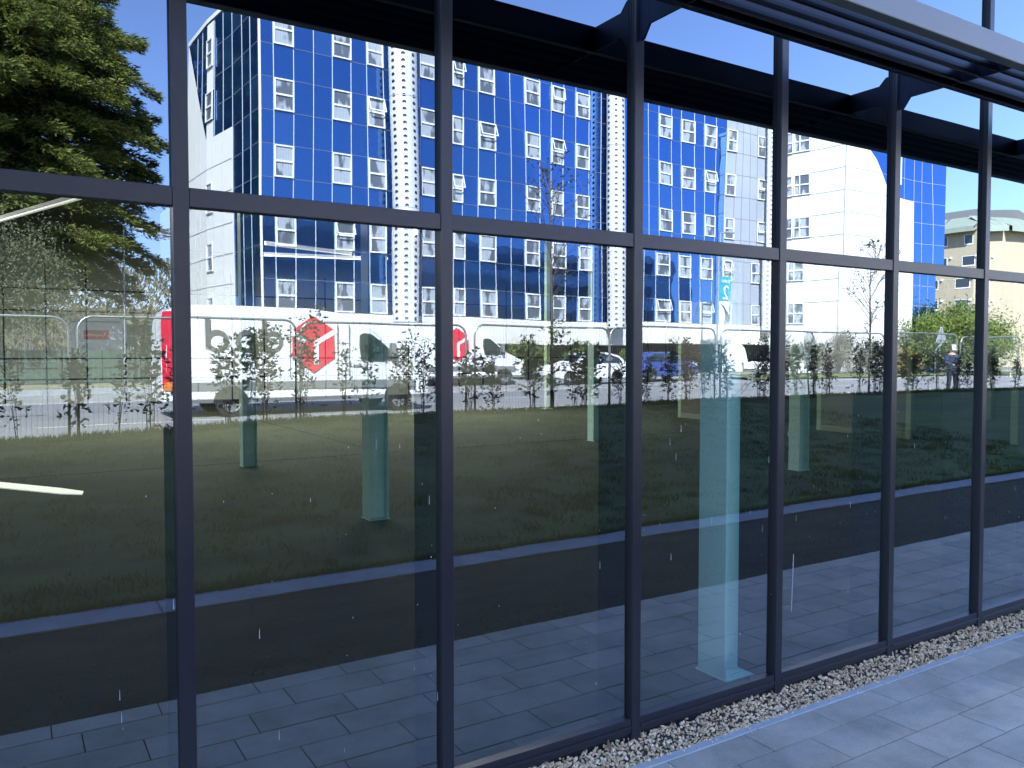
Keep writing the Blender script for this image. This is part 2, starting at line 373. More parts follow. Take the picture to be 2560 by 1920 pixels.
# grass blades: turf edge against the kerb strip, on the turf strip and along the crest
gb = MB(); rg = random.Random(3)
def blade(x, y, z, h, w):
    a = rg.uniform(0, PI); dx, dy = math.cos(a)*w, math.sin(a)*w; lx, ly = rg.uniform(-h, h)*.6, rg.uniform(-h, h)*.6
    gb.face([(x-dx, y-dy, z), (x+dx, y+dy, z), (x+lx, y+ly, z+h)])
for i in range(26000):
    x = rg.uniform(-4, 22); y = -3.17-abs(rg.gauss(0, .05))+.03; blade(x, y, lawn_z(x, y)-.005, rg.uniform(.03, .07), .004)
for i in range(2600):
    cx_ = rg.uniform(-3, 15); cy_ = rg.uniform(-11, -3.2)
    for j in range(rg.randint(8, 34)):
        x = cx_+rg.gauss(0, .07); y = min(-3.2, cy_+rg.gauss(0, .07)); blade(x, y, lawn_z(x, y)-.01, rg.uniform(.03, .075), .006)
for i in range(16000):
    x = rg.uniform(-3, 30); y = rg.uniform(-11.9, -10.6); blade(x, y, lawn_z(x, y)-.01, rg.uniform(.04, .10), .008)
for i in range(9000):
    x = rg.uniform(-3, 12); y = rg.uniform(-2.86, PAVE_END+.01); blade(x, y, -.004, rg.uniform(.012, .03), .004)
tag(gb.build('grass', islandmat('grass_blades', [(.035, .075, .016), (.08, .13, .026), (.055, .095, .02), (.11, .13, .04)], .7, .2, .2)), 'short green grass of the shaded lawn and its ragged edges', 'grass', kind='stuff')
# verge, footway, road, far side: built up gently towards the blue building
def road_z(y):
    t = max(0, min(1, (-14-y)/16)); return .02+.24*t
RP = [(-13.2, .10), (-14.1, .12)]
struct(sheet('verge', M['verge'], -60, 110, [(-12.9, .13), (-14.0, .13)]))
k = MB(); k.box(-60, 110, -14.15, -14.0, -.2, .15); struct(k.build('kerb_near', M['kerb']))
struct(sheet('road', M['asphalt'], -90, 140, [(-14.15, road_z(-14.15))]+[(-14.15-i*1.2, road_z(-14.15-i*1.2)) for i in range(1, 14)]))
k = MB(); k.box(-60, 110, -31.1, -30.9, 0, .40); struct(k.build('kerb_far', M['kerb']))
struct(sheet('footway', M['footway'], -60, 110, [(-31.1, .40), (-32.3, .40)]))
struct(sheet('verge_far', M['dirt'], -60, 110, [(-32.3, .41), (-36, .45)]))
lm = MB()
def roadline(x0, x1, y, wdt=.12):
    lm.face([(x0, y+wdt/2, road_z(y)+.006), (x0, y-wdt/2, road_z(y-.1)+.006), (x1, y-wdt/2, road_z(y-.1)+.006), (x1, y+wdt/2, road_z(y)+.006)])
for i in range(-10, 16): roadline(i*6+.5, i*6+4.5, -17.6, .13)
for i in range(-8, 16): roadline(i*6+2.5, i*6+4.5, -21.4, .12)
roadline(-60, 100, -25.2, .16); roadline(-60, 100, -25.6, .16)
for i in range(-8, 16): roadline(i*6+1, i*6+3, -28.2, .12)
roadline(-60, 100, -30.6, .12); roadline(-60, 100, -14.6, .12)
struct(lm.build('road_markings', M['paint']))

# ------------------------------------------------------------------ the office building with the glass front
S = .8495; XR = .4575          # pane module, right edge of mullion number 0
def mx(k): return XR+k*S-.023  # centre line of mullion k
K0, K1 = -5, 16
ZB, ZT = .135, 2.05            # bottom of the lower panes, transom centre
office = thing('office_building', 'office building with a dark framed mirror glass wall above a gravel strip', 'building')
for k in range(K0, K1+1):
    x = mx(k); b = MB(); b.box(x-.022, x+.022, -.026, -.019, .045, 4.3, 0); b.box(x-.0215, x+.0215, -.0188, .02, .05, 4.3, 1)
    b.box(x-.022, x+.022, .022, .20, .10, ZT-.02, 1)
    b.build('mullion', [M['dark_alu'], M['black_alu']], office, bevel=.0015, seg=1)
rt = random.Random(31)
def tiltp(o, x, z):
    a, c = math.radians(rt.uniform(-.09, .09)), math.radians(rt.uniform(-.06, .06)); m = Matrix.Translation((x, 0, z)) @ Matrix.Rotation(a, 4, 'Z') @ Matrix.Rotation(c, 4, 'X') @ Matrix.Translation((-x, 0, -z))
    o.data.transform(m)
for k in range(K0, K1):
    xa, xb = mx(k)+.0225, mx(k+1)-.0225
    b = MB(); b.box(xa, xb, -.022, -.016, ZT-.027, ZT+.027); b.box(xa, xb, -.0158, .02, ZT-.0265, ZT+.0265, 1); b.build('transom', [M['dark_alu'], M['black_alu']], office, bevel=.0015, seg=1)
    b = MB(); b.box(xa, xb, -.022, .02, .075, ZB); b.box(xa, xb, -.030, -.0225, .098, .106); b.box(xa, xb, -.004, .02, -.1, .073)
    b.build('sill', [M['dark_alu']], office, bevel=.0012, seg=1)
    b = MB(); b.box(xa, xb, -.024, .02, 4.2, 4.3); b.build('head_rail', M['dark_alu'], office)
    b = MB(); b.face([(xa, 0, ZB), (xb, 0, ZB), (xb, 0, ZT-.027), (xa, 0, ZT-.027)]); po = b.build('pane', M['pane'], office); po.rotation_euler = (0, 0, 0); tiltp(po, xa, ZB)
    b = MB(); b.face([(xa, 0, ZT+.027), (xb, 0, ZT+.027), (xb, 0, 4.2), (xa, 0, 4.2)]); po = b.build('pane', M['panetop'], office); tiltp(po, xa, ZT)
b = MB(); b.box(mx(K0), mx(K1), .06, .14, ZT+.03, 4.3); b.build('spandrel_board', M['spandrel'], office)
# drips and specks on the panes
dr = MB(); rd = random.Random(11)
for i in range(130):
    kx = rd.uniform(.2, 5.6); z = rd.uniform(.2, 1.4); h = rd.choice([.003, .004, .006, .012, .03]); wv = rd.uniform(.0007, .0013)
    dr.face([(kx-wv, -.0015, z), (kx+wv, -.0015, z), (kx+wv*.5, -.0015, z+h), (kx-wv*.5, -.0015, z+h)])
for i in range(9):
    dr.face([(3.095+i*.0012, -.0015, .40+i*.03), (3.099+i*.0012, -.0015, .40+i*.03), (3.100+i*.0012, -.0015, .428+i*.03), (3.0965+i*.0012, -.0015, .428+i*.03)])
tag(dr.build('water_marks', M['water'], office), None, None, kind='stuff')
# upper storeys (above the picture) that cast the shade and show in the blue building's panels
HB = 13.2
b = MB(); b.box(-14, 75, .0, .35, 4.31, HB, 0); b.box(-14, 75, .36, 34, HB-.3, HB, 0); b.box(-14.3, -14, .0, 34, 0, HB, 0); b.box(75, 75.3, 0, 34, 0, HB, 0); b.box(-14, 75, 34, 34.3, 0, HB, 0)
b.box(mx(K1)+.03, 75, .0, .35, 0, 4.31, 0); b.box(-14, mx(K0)-.03, .0, .35, 0, 4.31, 0)
b.build('upper_wall', mat('grey_cladding', (.68, .68, .62), .6, var=.12, vscale=.2), office)
b = MB()
for zz in (5.2, 8.2, 11.0): b.box(-10, 72, -.03, -.002, zz, zz+1.5)
b.build('ribbon_window', M['darkglass'], office)
b = MB()
for zz in (4.5, 7.1, 10.0, 12.8): b.box(-14.1, 75.1, -.05, -.002, zz, zz+.35)
b.build('white_band', M['white'], office)

# sunshade bolted to the front
shade = thing('sunshade', 'dark louvred metal sunshade with a grey front rail above the glass panes', 'sunshade')
ZS0, ZS1 = CAMZ+1.27, CAMZ+1.375
XA, XB = -6.0, 13.5
def fin(yc, half_w, z0, z1):
    b = MB(); pts = []
    n = 12
    for i in range(n):
        a = 2*PI*i/n; pts.append((0, yc+half_w*math.cos(a)*(1.0), (z0+z1)/2+(z1-z0)/2*math.sin(a)))
    # tilt: elliptical blade, leaning
    P = []
    for i in range(16):
        a = 2*PI*i/16; u = math.cos(a)*.058; v = math.sin(a)*.013
        th = math.radians(62); P.append((XA, yc+u*math.cos(th)-v*math.sin(th), (z0+z1)/2+u*math.sin(th)+v*math.cos(th)))
    b.prism(P, (XB-XA, 0, 0)); return b.build('louvre', M['fins'], shade, smooth=False)
YO = -.635; YI = -.285
for i in range(4): fin(YI-.03-i*.085, .03, ZS0+.004, ZS1-.004)
b = MB(); b.box(XA, XB, YO-.002, YO+.05, ZS0-.012, ZS1-.022); b.build('front_rail', M['grey_alu'], shade, bevel=.004)
b = MB(); b.box(XA, XB, YI, YI+.03, ZS0, ZS1); b.build('rear_rail', M['fins'], shade, bevel=.003)
for k in range(-3, 17, 2):
    x = mx(k-1) if False else mx(k+1)
    b = MB(); b.box(x-.0055, x+.0055, YO+.052, -.0855, ZS0+.004, ZS1-.004)
    b.prism([(x-.006, -.027, ZS0-.045), (x-.006, -.027, ZS1+.03), (x-.006, -.05, ZS1+.03), (x-.006, -.085, ZS1-.003), (x-.006, -.085, ZS0+.003), (x-.006, -.05, ZS0-.045)], (.012, 0, 0))
    b.build('bracket', M['fins'], shade)

# ------------------------------------------------------------------ inside
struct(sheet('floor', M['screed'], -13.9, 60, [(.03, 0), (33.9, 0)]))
fj = MB(); fj.box(-13, 60, 9.78, 9.80, .0, .003); fj.box(5.2, 5.22, 9.8, 33, 0, .003); struct(fj.build('floor_joint', M['injoint']))
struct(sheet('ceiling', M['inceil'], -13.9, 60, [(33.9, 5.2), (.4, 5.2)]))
b = MB(); b.box(-13.9, 60, 27.5, 27.8, 0, 5.19, 0)
for i in range(-13, 58): b.box(i*1.15-.02, i*1.15+.02, 27.47, 27.498, 0, 4.5, 1)
for z in (.8, 1.47, 3.0, 3.7): b.box(-13.9, 60, 27.46, 27.497, z-.02, z+.02, 1)
b.build('inner_wall', [M['inwall'], M['injoint']], office)
def steel_column(x, y, label, m='steel'):
    t = thing('steel_column', label, 'column', (x, y, 0), 0, 'green steel columns inside'); b = MB()
    b.box(-.09, .09, -.10, -.088, 0, 5.18); b.box(-.09, .09, .088, .10, 0, 5.18); b.box(-.006, .006, -.0875, .0875, 0, 5.18); b.build('column_shaft', M[m], t)
    b = MB(); b.box(-.105, .105, -.105, .105, 0, .006); b.build('base_plate', M[m], t)
    t.rotation_euler = (0, 0, math.radians(90)); return t
steel_column(3.06, .37, 'large teal steel column standing just behind the fourth glass pane', 'steelnear')
steel_column(3.05, 4.91, 'green steel column seen beneath the front window of the parcel van')
steel_column(2.95, 9.38, 'small green steel column below the lettering of the parcel van')
steel_column(9.32, 4.93, 'pale green steel column beside the partition with brown panels')
steel_column(9.27, 9.46, 'green steel column behind the dark bar of the third mullion')
for (x, y, lb) in ((13.5, 17.2, 'slim pale post below the sapling in the third pane'), (9.25, 17.2, 'slim pale post left of the second mullion beyond the van cab')):
    t = thing('slim_post', lb, 'post', (x, y, 0), 0, 'slim posts inside'); b = MB(); b.box(-.06, .06, -.06, .06, 0, 5.18); b.build('post_shaft', M['posty'], t)
    b = MB(); b.box(-.14, .14, -.14, .14, 0, .02); b.build('base_plate', M['posty'], t)
pt = thing('partition', 'dark brown panelled partition with pale green posts far inside the glass', 'partition')
for (x, y) in ((14.55, 6.57), (14.62, 8.62), (14.62, 10.4), (14.62, 12.8)):
    b = MB(); b.box(x-.05, x+.05, y-.05, y+.05, 0, 2.9); b.build('post', M['posty'], pt)
for (ya, yb) in ((6.63, 8.56), (10.46, 12.74)):
    b = MB(); b.box(14.56, 14.62, ya, yb, .12, 2.9); b.build('brown_panel', M['brown'], pt)
    b = MB(); b.box(14.55, 14.63, ya, yb, 0, .118); b.build('plinth', mat('dark_plinth', (.07, .085, .06), .6), pt)
for (x, y, lb) in ((20.57, 8.26, 'short pale green post far inside, right of the partition'), (15.28, 4.98, 'pale green post at the right edge inside the last pane')):
    b = MB(); b.box(x-.09, x+.09, y-.09, y+.09, 0, 5.18); tag(b.build('slim_post', M['posty']), lb, 'post', 'slim posts inside')
def strip_lamp(x0, y0, x1, y1, z, w, lb, en):
    t = thing('strip_light', lb, 'light', ((x0+x1)/2, (y0+y1)/2, z), math.atan2(y1-y0, x1-x0), 'strip lights inside')
    L = math.hypot(x1-x0, y1-y0)/2
    b = MB(); b.box(-L, L, -w/2, w/2, .03, .09); b.build('housing', M['vangrey'], t)
    b = MB(); b.box(-L+.01, L-.01, -w/2+.01, w/2-.01, .0, .029); b.build('diffuser', M['lamp'], t)
    l = bpy.data.lights.new('strip', 'AREA'); l.shape = 'RECTANGLE'; l.size = 2*L; l.size_y = w; l.energy = en; l.color = (1, .96, .88)
    lo = bpy.data.objects.new('strip_lamp', l); COL.objects.link(lo); lo.location = (0, 0, -.02); lo.parent = t
    return t
strip_lamp(-2.5, 10.8, 1.0, 11.3, 4.0, .05, 'lit white strip light at the upper left, under the transom', .5)
strip_lamp(1.1, 11.6, -.2, 15.5, 4.0, .08, 'slanting lit strip light beside the first, behind the conifer reflection', .5)
strip_lamp(4.9, 15.6, 7.2, 16.4, 4.0, .05, 'lit strip light behind the first white window above the van', .5)
strip_lamp(5.4, 17.6, 8.4, 17.0, 4.0, .05, 'lit strip light crossing the second window row above the van', .5)
strip_lamp(1.5, 15.5, 5.5, 15.5, 5.0, .12, 'added unseen strip light high in the hall behind the top of the second pane', 240)  # this and the next two are unseen lamps added to light the hall
strip_lamp(8.0, 16.4, 12.0, 16.4, 5.0, .12, 'added unseen strip light high in the hall behind the top of the third pane', 240)
strip_lamp(-5.0, 15.2, -1.4, 15.2, 5.0, .12, 'added unseen strip light high in the hall behind the top of the first pane', 130)
b = MB(); b.prism([(-.9, 10.7, 0), (-.08, 9.45, 0), (.53, 8.53, 0), (.75, 8.13, 0), (.72, 7.9, 0), (.51, 8.09, 0), (-.08, 8.95, 0), (-.9, 10.2, 0)], (0, 0, .012)); o = b.build('sunlight_patch', mat('sunlight_glow', (.85, .85, .80), .4, emit=((.9, 1, .85), .10)))  # sunlit patch of floor, its glow put into the material as emission
tag(o, 'glowing pale patch of painted sunlight on the dark floor inside at the lower left', 'sunlight patch')

# ------------------------------------------------------------------ gravel
gv = MB(); rg = random.Random(5); ico = []
ph = (1+5**.5)/2
IV = [Vector(p).normalized() for p in ((-1, ph, 0), (1, ph, 0), (-1, -ph, 0), (1, -ph, 0), (0, -1, ph), (0, 1, ph), (0, -1, -ph), (0, 1, -ph), (ph, 0, -1), (ph, 0, 1), (-ph, 0, -1), (-ph, 0, 1))]
IF = ((0, 11, 5), (0, 5, 1), (0, 1, 7), (0, 7, 10), (0, 10, 11), (1, 5, 9), (5, 11, 4), (11, 10, 2), (10, 7, 6), (7, 1, 8), (3, 9, 4), (3, 4, 2), (3, 2, 6), (3, 6, 8), (3, 8, 9), (4, 9, 5), (2, 4, 11), (6, 2, 10), (8, 6, 7), (9, 8, 1))
def chip(x, y, z, r):
    q = Matrix.Rotation(rg.uniform(0, 6.3), 3, Vector((rg.gauss(0, 1), rg.gauss(0, 1), rg.gauss(0, 1))).normalized())
    sc = Vector((r*rg.uniform(.8, 1.5), r*rg.uniform(.7, 1.1), r*rg.uniform(.45, .8))); b0 = len(gv.v)
    for p in IV:
        k = rg.uniform(.75, 1.15); gv.v.append(tuple(q @ Vector((p.x*sc.x*k, p.y*sc.y*k, p.z*sc.z*k))+Vector((x, y, z))))
    for f in IF: gv.f.append(tuple(b0+i for i in f)); gv.mi.append(0)
for i in range(9500):
    x = 1.2+8.6*(rg.random()**1.35); y = rg.uniform(-.118, -.006); s = (y+.108)/.10
    chip(x, y, .004+.048*max(0, min(1, s))+rg.uniform(-.004, .006), rg.choice((rg.uniform(.003, .006), rg.uniform(.005, .009), rg.uniform(.005, .009))))
gb2 = MB(); gb2.face([(-4, -.108, -.004), (40, -.108, -.004), (40, -.004, .036), (-4, -.004, .036)]); 
struct(gb2.build('gravel_bed', mat('gravel_bed', (.10, .085, .065), .95, var=.4, vscale=60)))
for i in range(260):
    chip(rg.uniform(1.4, 6), -.105-abs(rg.gauss(0, .035)), .004, rg.uniform(.002, .005))
for i in range(60):
    chip(rg.uniform(2, 5.5), -.2-rg.random()*.7, .002, rg.uniform(.0012, .003))
tag(gv.build('gravel', M['gravel']), 'buff stone gravel filling the strip below the glass wall', 'gravel', kind='stuff')
# dead leaves caught in the gravel
for i, (x, y, lb) in enumerate(((1.98, -.04, 'curled dead leaf against the base, under the third mullion'), (2.33, -.03, 'dry brown leaf on the gravel below the third pane'), (2.62, -.035, 'pointed dry leaf lying below the fourth mullion'))):
    b = MB(); b.face([(0, -.02, .0), (.012, -.004, .006), (.006, .018, .012), (0, .026, .02), (-.006, .016, .014), (-.013, -.002, .004)])
    o = b.build('dead_leaf', mat('dead_leaf', (.16, .10, .05), .8)); o.location = (x, y, .058); o.rotation_euler = (.5, .3, i*1.3); tag(o, lb, 'leaf', 'dead leaves on the gravel')

# ------------------------------------------------------------------ saplings and shrubs of the hedge row
def leaf(b, p, d, L, W, mi=0):
    d = d.normalized(); s = d.cross(Vector((random.gauss(0, 1), random.gauss(0, 1), random.gauss(0, 1)))); s = s.normalized() if s.length > 1e-4 else Vector((1, 0, 0))
    b.face([p, p+d*L*.5+s*W*.5, p+d*L, p+d*L*.5-s*W*.5], mi)
def make_shrub(h, nst, nl, seed):
    random.seed(seed); st = MB(); fo = MB()
    for s in range(nst):
        a = random.uniform(0, 6.3); r0 = random.uniform(0, .06); lean = random.uniform(.02, .14); hh = h*random.uniform(.72, 1)
        pts = []
        for i in range(6):
            t = i/5; pts.append(Vector((math.cos(a)*(r0+lean*t*t*h)+random.gauss(0, .012), math.sin(a)*(r0+lean*t*t*h)+random.gauss(0, .012), hh*t)))
        pts[0].z = -.06
        st.tube(pts, [.008*(1-.7*i/5) for i in range(6)], 4)
        for i in range(nl//nst):
            t = random.betavariate(2.4, 1.15); k = min(4, int(t*5)); f = t*5-k; p = pts[k].lerp(pts[k+1], f)
            out = Vector((random.gauss(0, 1), random.gauss(0, 1), random.uniform(-.1, .7))).normalized(); rr = random.uniform(0, .25)*(1.15-t*.6)
            q = p+out*rr
            for j in range(random.choice((3, 4, 4))): leaf(fo, q+Vector((random.gauss(0, .018), random.gauss(0, .018), random.gauss(0, .018))), out+Vector((random.gauss(0, .7), random.gauss(0, .7), random.gauss(0, .4))), random.uniform(.06, .105), random.uniform(.028, .048))
    return st, fo
VAR = []
for i, (h, ns, nl) in enumerate(((1.85, 5, 190), (1.55, 4, 150), (2.1, 4, 150), (1.4, 5, 180), (1.75, 3, 90), (1.25, 4, 120))):
    st, fo = make_shrub(h, ns, nl, 100+i)
    r = thing('hedge_shrub', '', 'shrub'); st.build('stem', M['bark'], r); fo.build('foliage', M['leaf'], r); VAR.append(r)
random.seed(21); rs = random.Random(8)
xsh = []; x = -.4
while x < 27.5:
    xsh.append(x); x += rs.choice((rs.uniform(.25, .45), rs.uniform(.35, .6), rs.uniform(.5, .8)))
names = {0: 'tall bushy', 1: 'mid height', 2: 'tallest thin', 3: 'low dense', 4: 'thin sparse', 5: 'short'}
used = set()
panes = [(0, 'first'), (2.0, 'second'), (6.4, 'third'), (10.8, 'fourth'), (15.6, 'fifth'), (20.3, 'sixth'), (24.3, 'last')]
nshr = 0; cnt = {}
ORD = 'first second third fourth fifth sixth seventh eighth ninth tenth eleventh twelfth thirteenth'.split()
ZONES = [(.165, 'before the green hoarding'), (.285, 'before the van lettering'), (.38, 'before the red cube'), (.50, 'before the van cab'), (.68, 'between the cab and young tree'), (.83, 'before the white car'), (1.0, 'before the blue car'), (1.17, 'before the podium wall lettering'), (1.38, 'before the white corner wall'), (1.6, 'before the feathery clumps'), (1.8, 'around the person'), (9, 'right of the person')]
for i, x in enumerate(xsh):
    v = rs.choice((0, 0, 1, 2, 3, 4, 4, 5, 1)); src = VAR[v]
    o = src if v not in used else copy_tree(src); used.add(v)
    y = -11.0-rs.uniform(-.3, .35); o.location = (x, y, lawn_z(x, y)-.03); s = rs.uniform(.76, 1.14)*(1 if x < 12 else .88); o.scale = (s, s, s*rs.uniform(.92, 1.05)); o.rotation_euler = (0, 0, rs.uniform(0, 6.3))
    u = x/(2.5-y)
    zn = next(k for k, (a, w_) in enumerate(ZONES) if u < a); cnt[zn] = cnt.get(zn, 0)+1
    tag(o, '%s dark shrub, %s from the left %s' % (names[v], ORD[cnt[zn]-1], ZONES[zn][1]), 'shrub', 'hedge shrubs along the lawn edge')
    nshr += 1
for v in range(6):
    if v not in used: bpy.data.objects.remove(VAR[v])
def young_tree(x, y, h, r, lb, dens=900, seed=1, trunk0=.34, mt='leaf', tw='bark', sz=.06):
    random.seed(seed); z0 = lawn_z(x, y) if y > -13 else road_z(y)
    t = thing('young_tree', lb, 'tree', (x, y, z0-.05)); tr = MB(); cr = MB()
    tr.tube([(0, 0, 0), (.01, .01, h*.4), (-.02, 0, h*.7), (0, 0, h)], [.035*h/4.5, .028*h/4.5, .016*h/4.5, .004], 6); tr.build('trunk', M[tw], t)
    tips = []; lim = MB()
    for i in range(34):
        f = trunk0+(1-trunk0)*i/34; p = Vector((0, 0, h*f)); a = random.uniform(0, 6.3)
        ln = r*math.sin(PI*min(1, .18+.82*(f-trunk0)/(1-trunk0)))*random.uniform(.6, 1.1)+.05
        e = p+Vector((math.cos(a)*ln, math.sin(a)*ln, ln*random.uniform(.7, 1.5)))
        m1 = p.lerp(e, .5)+Vector((0, 0, ln*.06)); lim.tube([p, m1, e], [.009, .006, .003], 4)
        for k in range(4):
            q = p.lerp(e, random.uniform(.35, .95)); e2 = q+Vector((random.gauss(0, .2), random.gauss(0, .2), random.uniform(0, .35)))*ln
            lim.tube([q, e2], [.004, .002], 3); tips.append((q, e2))
        tips.append((p.lerp(e, .4), e))
    for i in range(dens):
        q, e = random.choice(tips); p = q.lerp(e, random.uniform(.1, 1.05)); leaf(cr, p, Vector((random.gauss(0, 1), random.gauss(0, 1), random.gauss(0, .7))), sz*random.uniform(.7, 1.2), sz*.45)
    for v in cr.v[:0]: pass
    lim.build('limbs', M[tw], t); cr.build('crown', M[mt], t); return t
young_tree(9.6, -11.4, 5.0, 1.0, 'thin young tree with dark twigs in front of the blue wall, third pane', 650, 4, .45)
young_tree(21.3, -12.0, 4.5, .95, 'young tree with sparse leaves beside the white wall, fifth pane', 900, 9, .38)

# ------------------------------------------------------------------ temporary mesh fencing
def fence_panel():
    t = thing('mesh_fence', '', 'fence'); W, Hh, R = 3.40, 2.0, .22; fr = MB(); P = [(-W/2, 0, 0), (-W/2, 0, Hh-R)]
    for i in range(1, 7): a = PI-i*PI/12; P.append((-W/2+R+R*math.cos(a), 0, Hh-R+R*math.sin(a)))
    Q = [(-p[0], 0, p[2]) for p in reversed(P)]; fr.tube(P+Q, .021, 8); fr.build('frame', M['galv'], t, smooth=True)
    ms = MB(); n = 48
    for i in range(1, n):
        x = -W/2+W*i/n; ms.box(x-.0016, x+.0016, -.0016, .0016, .12, Hh-.02)
    for z in (.12, .5, .95, 1.32, 1.7): ms.box(-W/2+.02, W/2-.02, -.004, -.001, z-.002, z+.002)
    ms.build('mesh_infill', M['galv'], t)
    for s in (-1, 1):
        b = MB(); b.box(s*W/2-.04, s*W/2+.04, -.05, .05, 1.28, 1.34); b.build('clamp', M['galv'], t)
    b = MB(); b.box(W/2-.1, W/2+.22, -.12, .12, -.04, .10); b.build('foot_block', M['foot'], t, bevel=.02)
    return t
fp = fence_panel(); FX = [-1.05+3.52*i for i in range(9)]
fl = ['at the left edge, before the conifer', 'across the gap left of the parcel van', 'crossing the van lettering and the red cube', 'in front of the van cab', 'before the blue wall with the thin young tree', 'before the blue car', 'before the white wall, leaning slightly', 'in front of the triangular sign', 'sagging lowest at the right end']
tl = [0, 0, 0, 0, 0, .01, -.03, .01, -.05]
for i, x in enumerate(FX):
    o = fp if i == 0 else copy_tree(fp); y = -11.75+(.06 if i % 2 else -.06); o.location = (x+.15, y, .205+.02*math.sin(i*2.1)); o.rotation_euler = (tl[i]*2, tl[i]*.4, 0)
    tag(o, 'galvanised mesh fence panel '+fl[i], 'fence', 'temporary mesh fence panels')
    if i in (5, 6): o.rotation_euler = (.10 if i == 6 else 0, 0, .03)
for x, lb in ((17.05, 'sloping steel fence prop behind the joint of the leaning panels'),):
    b = MB(); b.tube([(x+.6, -11.9, 2.1), (x-.6, -13.0, .12)], .02, 6); b.tube([(x+.75, -11.9, 2.1), (x-.42, -13.0, .12)], .02, 6)
    for i in range(1, 6): q = i/6; b.tube([(x+.6-1.2*q, -11.9-1.1*q, 2.1-1.98*q), (x+.75-1.17*q, -11.9-1.1*q, 2.1-1.98*q)], .012, 5)
    tag(b.build('fence_prop', M['galv']), lb, 'prop')

# ------------------------------------------------------------------ vehicles
def wheel(parent, x, y, r, w, side=1):
    t = bpy.data.objects.new('wheel', None); COL.objects.link(t); t.parent = parent; t.location = (x, y, r)
    b = MB(); n = 24
    prof = [(r*.62, w/2), (r*.93, w/2), (r, w*.35), (r, -w*.35), (r*.93, -w/2), (r*.62, -w/2)]
    for i in range(n):
        a0, a1 = 2*PI*i/n, 2*PI*(i+1)/n
        for (ra, ya), (rb, yb) in zip(prof, prof[1:]): b.face([(ra*math.cos(a0), ya, ra*math.sin(a0)), (rb*math.cos(a0), yb, rb*math.sin(a0)), (rb*math.cos(a1), yb, rb*math.sin(a1)), (ra*math.cos(a1), ya, ra*math.sin(a1))])
    b.build('tyre', M['tyre'], t)
    b = MB(); yo = w*.30*side
    for k in range(5):
        a = 2*PI*k/5; c, s = math.cos(a), math.sin(a); q = .07*r/.3
        b.prism([(c*r*.12-s*q, yo, s*r*.12+c*q), (c*r*.12+s*q, yo, s*r*.12-c*q), (c*r*.56+s*q*.8, yo, s*r*.56-c*q*.8), (c*r*.56-s*q*.8, yo, s*r*.56+c*q*.8)], (0, .02*side, 0))
    ring = []
    for i in range(n):
        a0, a1 = 2*PI*i/n, 2*PI*(i+1)/n
        b.face([(r*.54*math.cos(a0), yo+.01*side, r*.54*math.sin(a0)), (r*.63*math.cos(a0), yo+.02*side, r*.63*math.sin(a0)), (r*.63*math.cos(a1), yo+.02*side, r*.63*math.sin(a1)), (r*.54*math.cos(a1), yo+.01*side, r*.54*math.sin(a1))])
    b.build('rim', M['rim'], t)
    b = MB(); b.prism([(r*.62*math.cos(2*PI*i/n), 0, r*.62*math.sin(2*PI*i/n)) for i in range(n)], (0, yo*.6, 0)); b.build('hub', M['tyre'], t)
def loft(b, prof, wid, mi=0, nsec=None):
    """prof: (x, z) side outline; wid(x, z) half width; lofted side to side with rounded shoulders"""
    ts = [-1, -.97, -.85, 0, .85, .97, 1]; ins = [.10, .03, 0, 0, 0, .03, .10]
    cx = sum(p[0] for p in prof)/len(prof); cz = sum(p[1] for p in prof)/len(prof); n = len(prof); base = len(b.v)
    for t, i_ in zip(ts, ins):
        for (x, z) in prof:
            dx, dz = x-cx, z-cz; L = math.hypot(dx, dz); k = max(0, 1-i_/L*1.0)
            b.v.append((cx+dx*k, t*wid(x, z), cz+dz*k))
    for s in range(len(ts)-1):
        for i in range(n):
            j = (i+1) % n; b.f.append((base+s*n+i, base+s*n+j, base+(s+1)*n+j, base+(s+1)*n+i)); b.mi.append(mi)
    b.f.append(tuple(base+i for i in range(n-1, -1, -1))); e = base+(len(ts)-1)*n; b.f.append(tuple(e+i for i in range(n))); b.mi += [mi, mi]
def side_poly(pts, y, m, name, parent, t=.012):
    b = MB(); b.prism([(x, y, z) for x, z in pts], (0, t, 0)); return b.build(name, m, parent)
def ringpoly(b, cx, cz, r, w, y, a0=0, a1=2*PI, sx=1, sz=1, t=.006, n=28):
    for i in range(n):
        p, q = a0+(a1-a0)*i/n, a0+(a1-a0)*(i+1)/n
        b.prism([(cx+sx*(r-w)*math.cos(p), y, cz+sz*(r-w)*math.sin(p)), (cx+sx*r*math.cos(p), y, cz+sz*r*math.sin(p)), (cx+sx*r*math.cos(q), y, cz+sz*r*math.sin(q)), (cx+sx*(r-w)*math.cos(q), y, cz+sz*(r-w)*math.sin(q))], (0, t, 0))
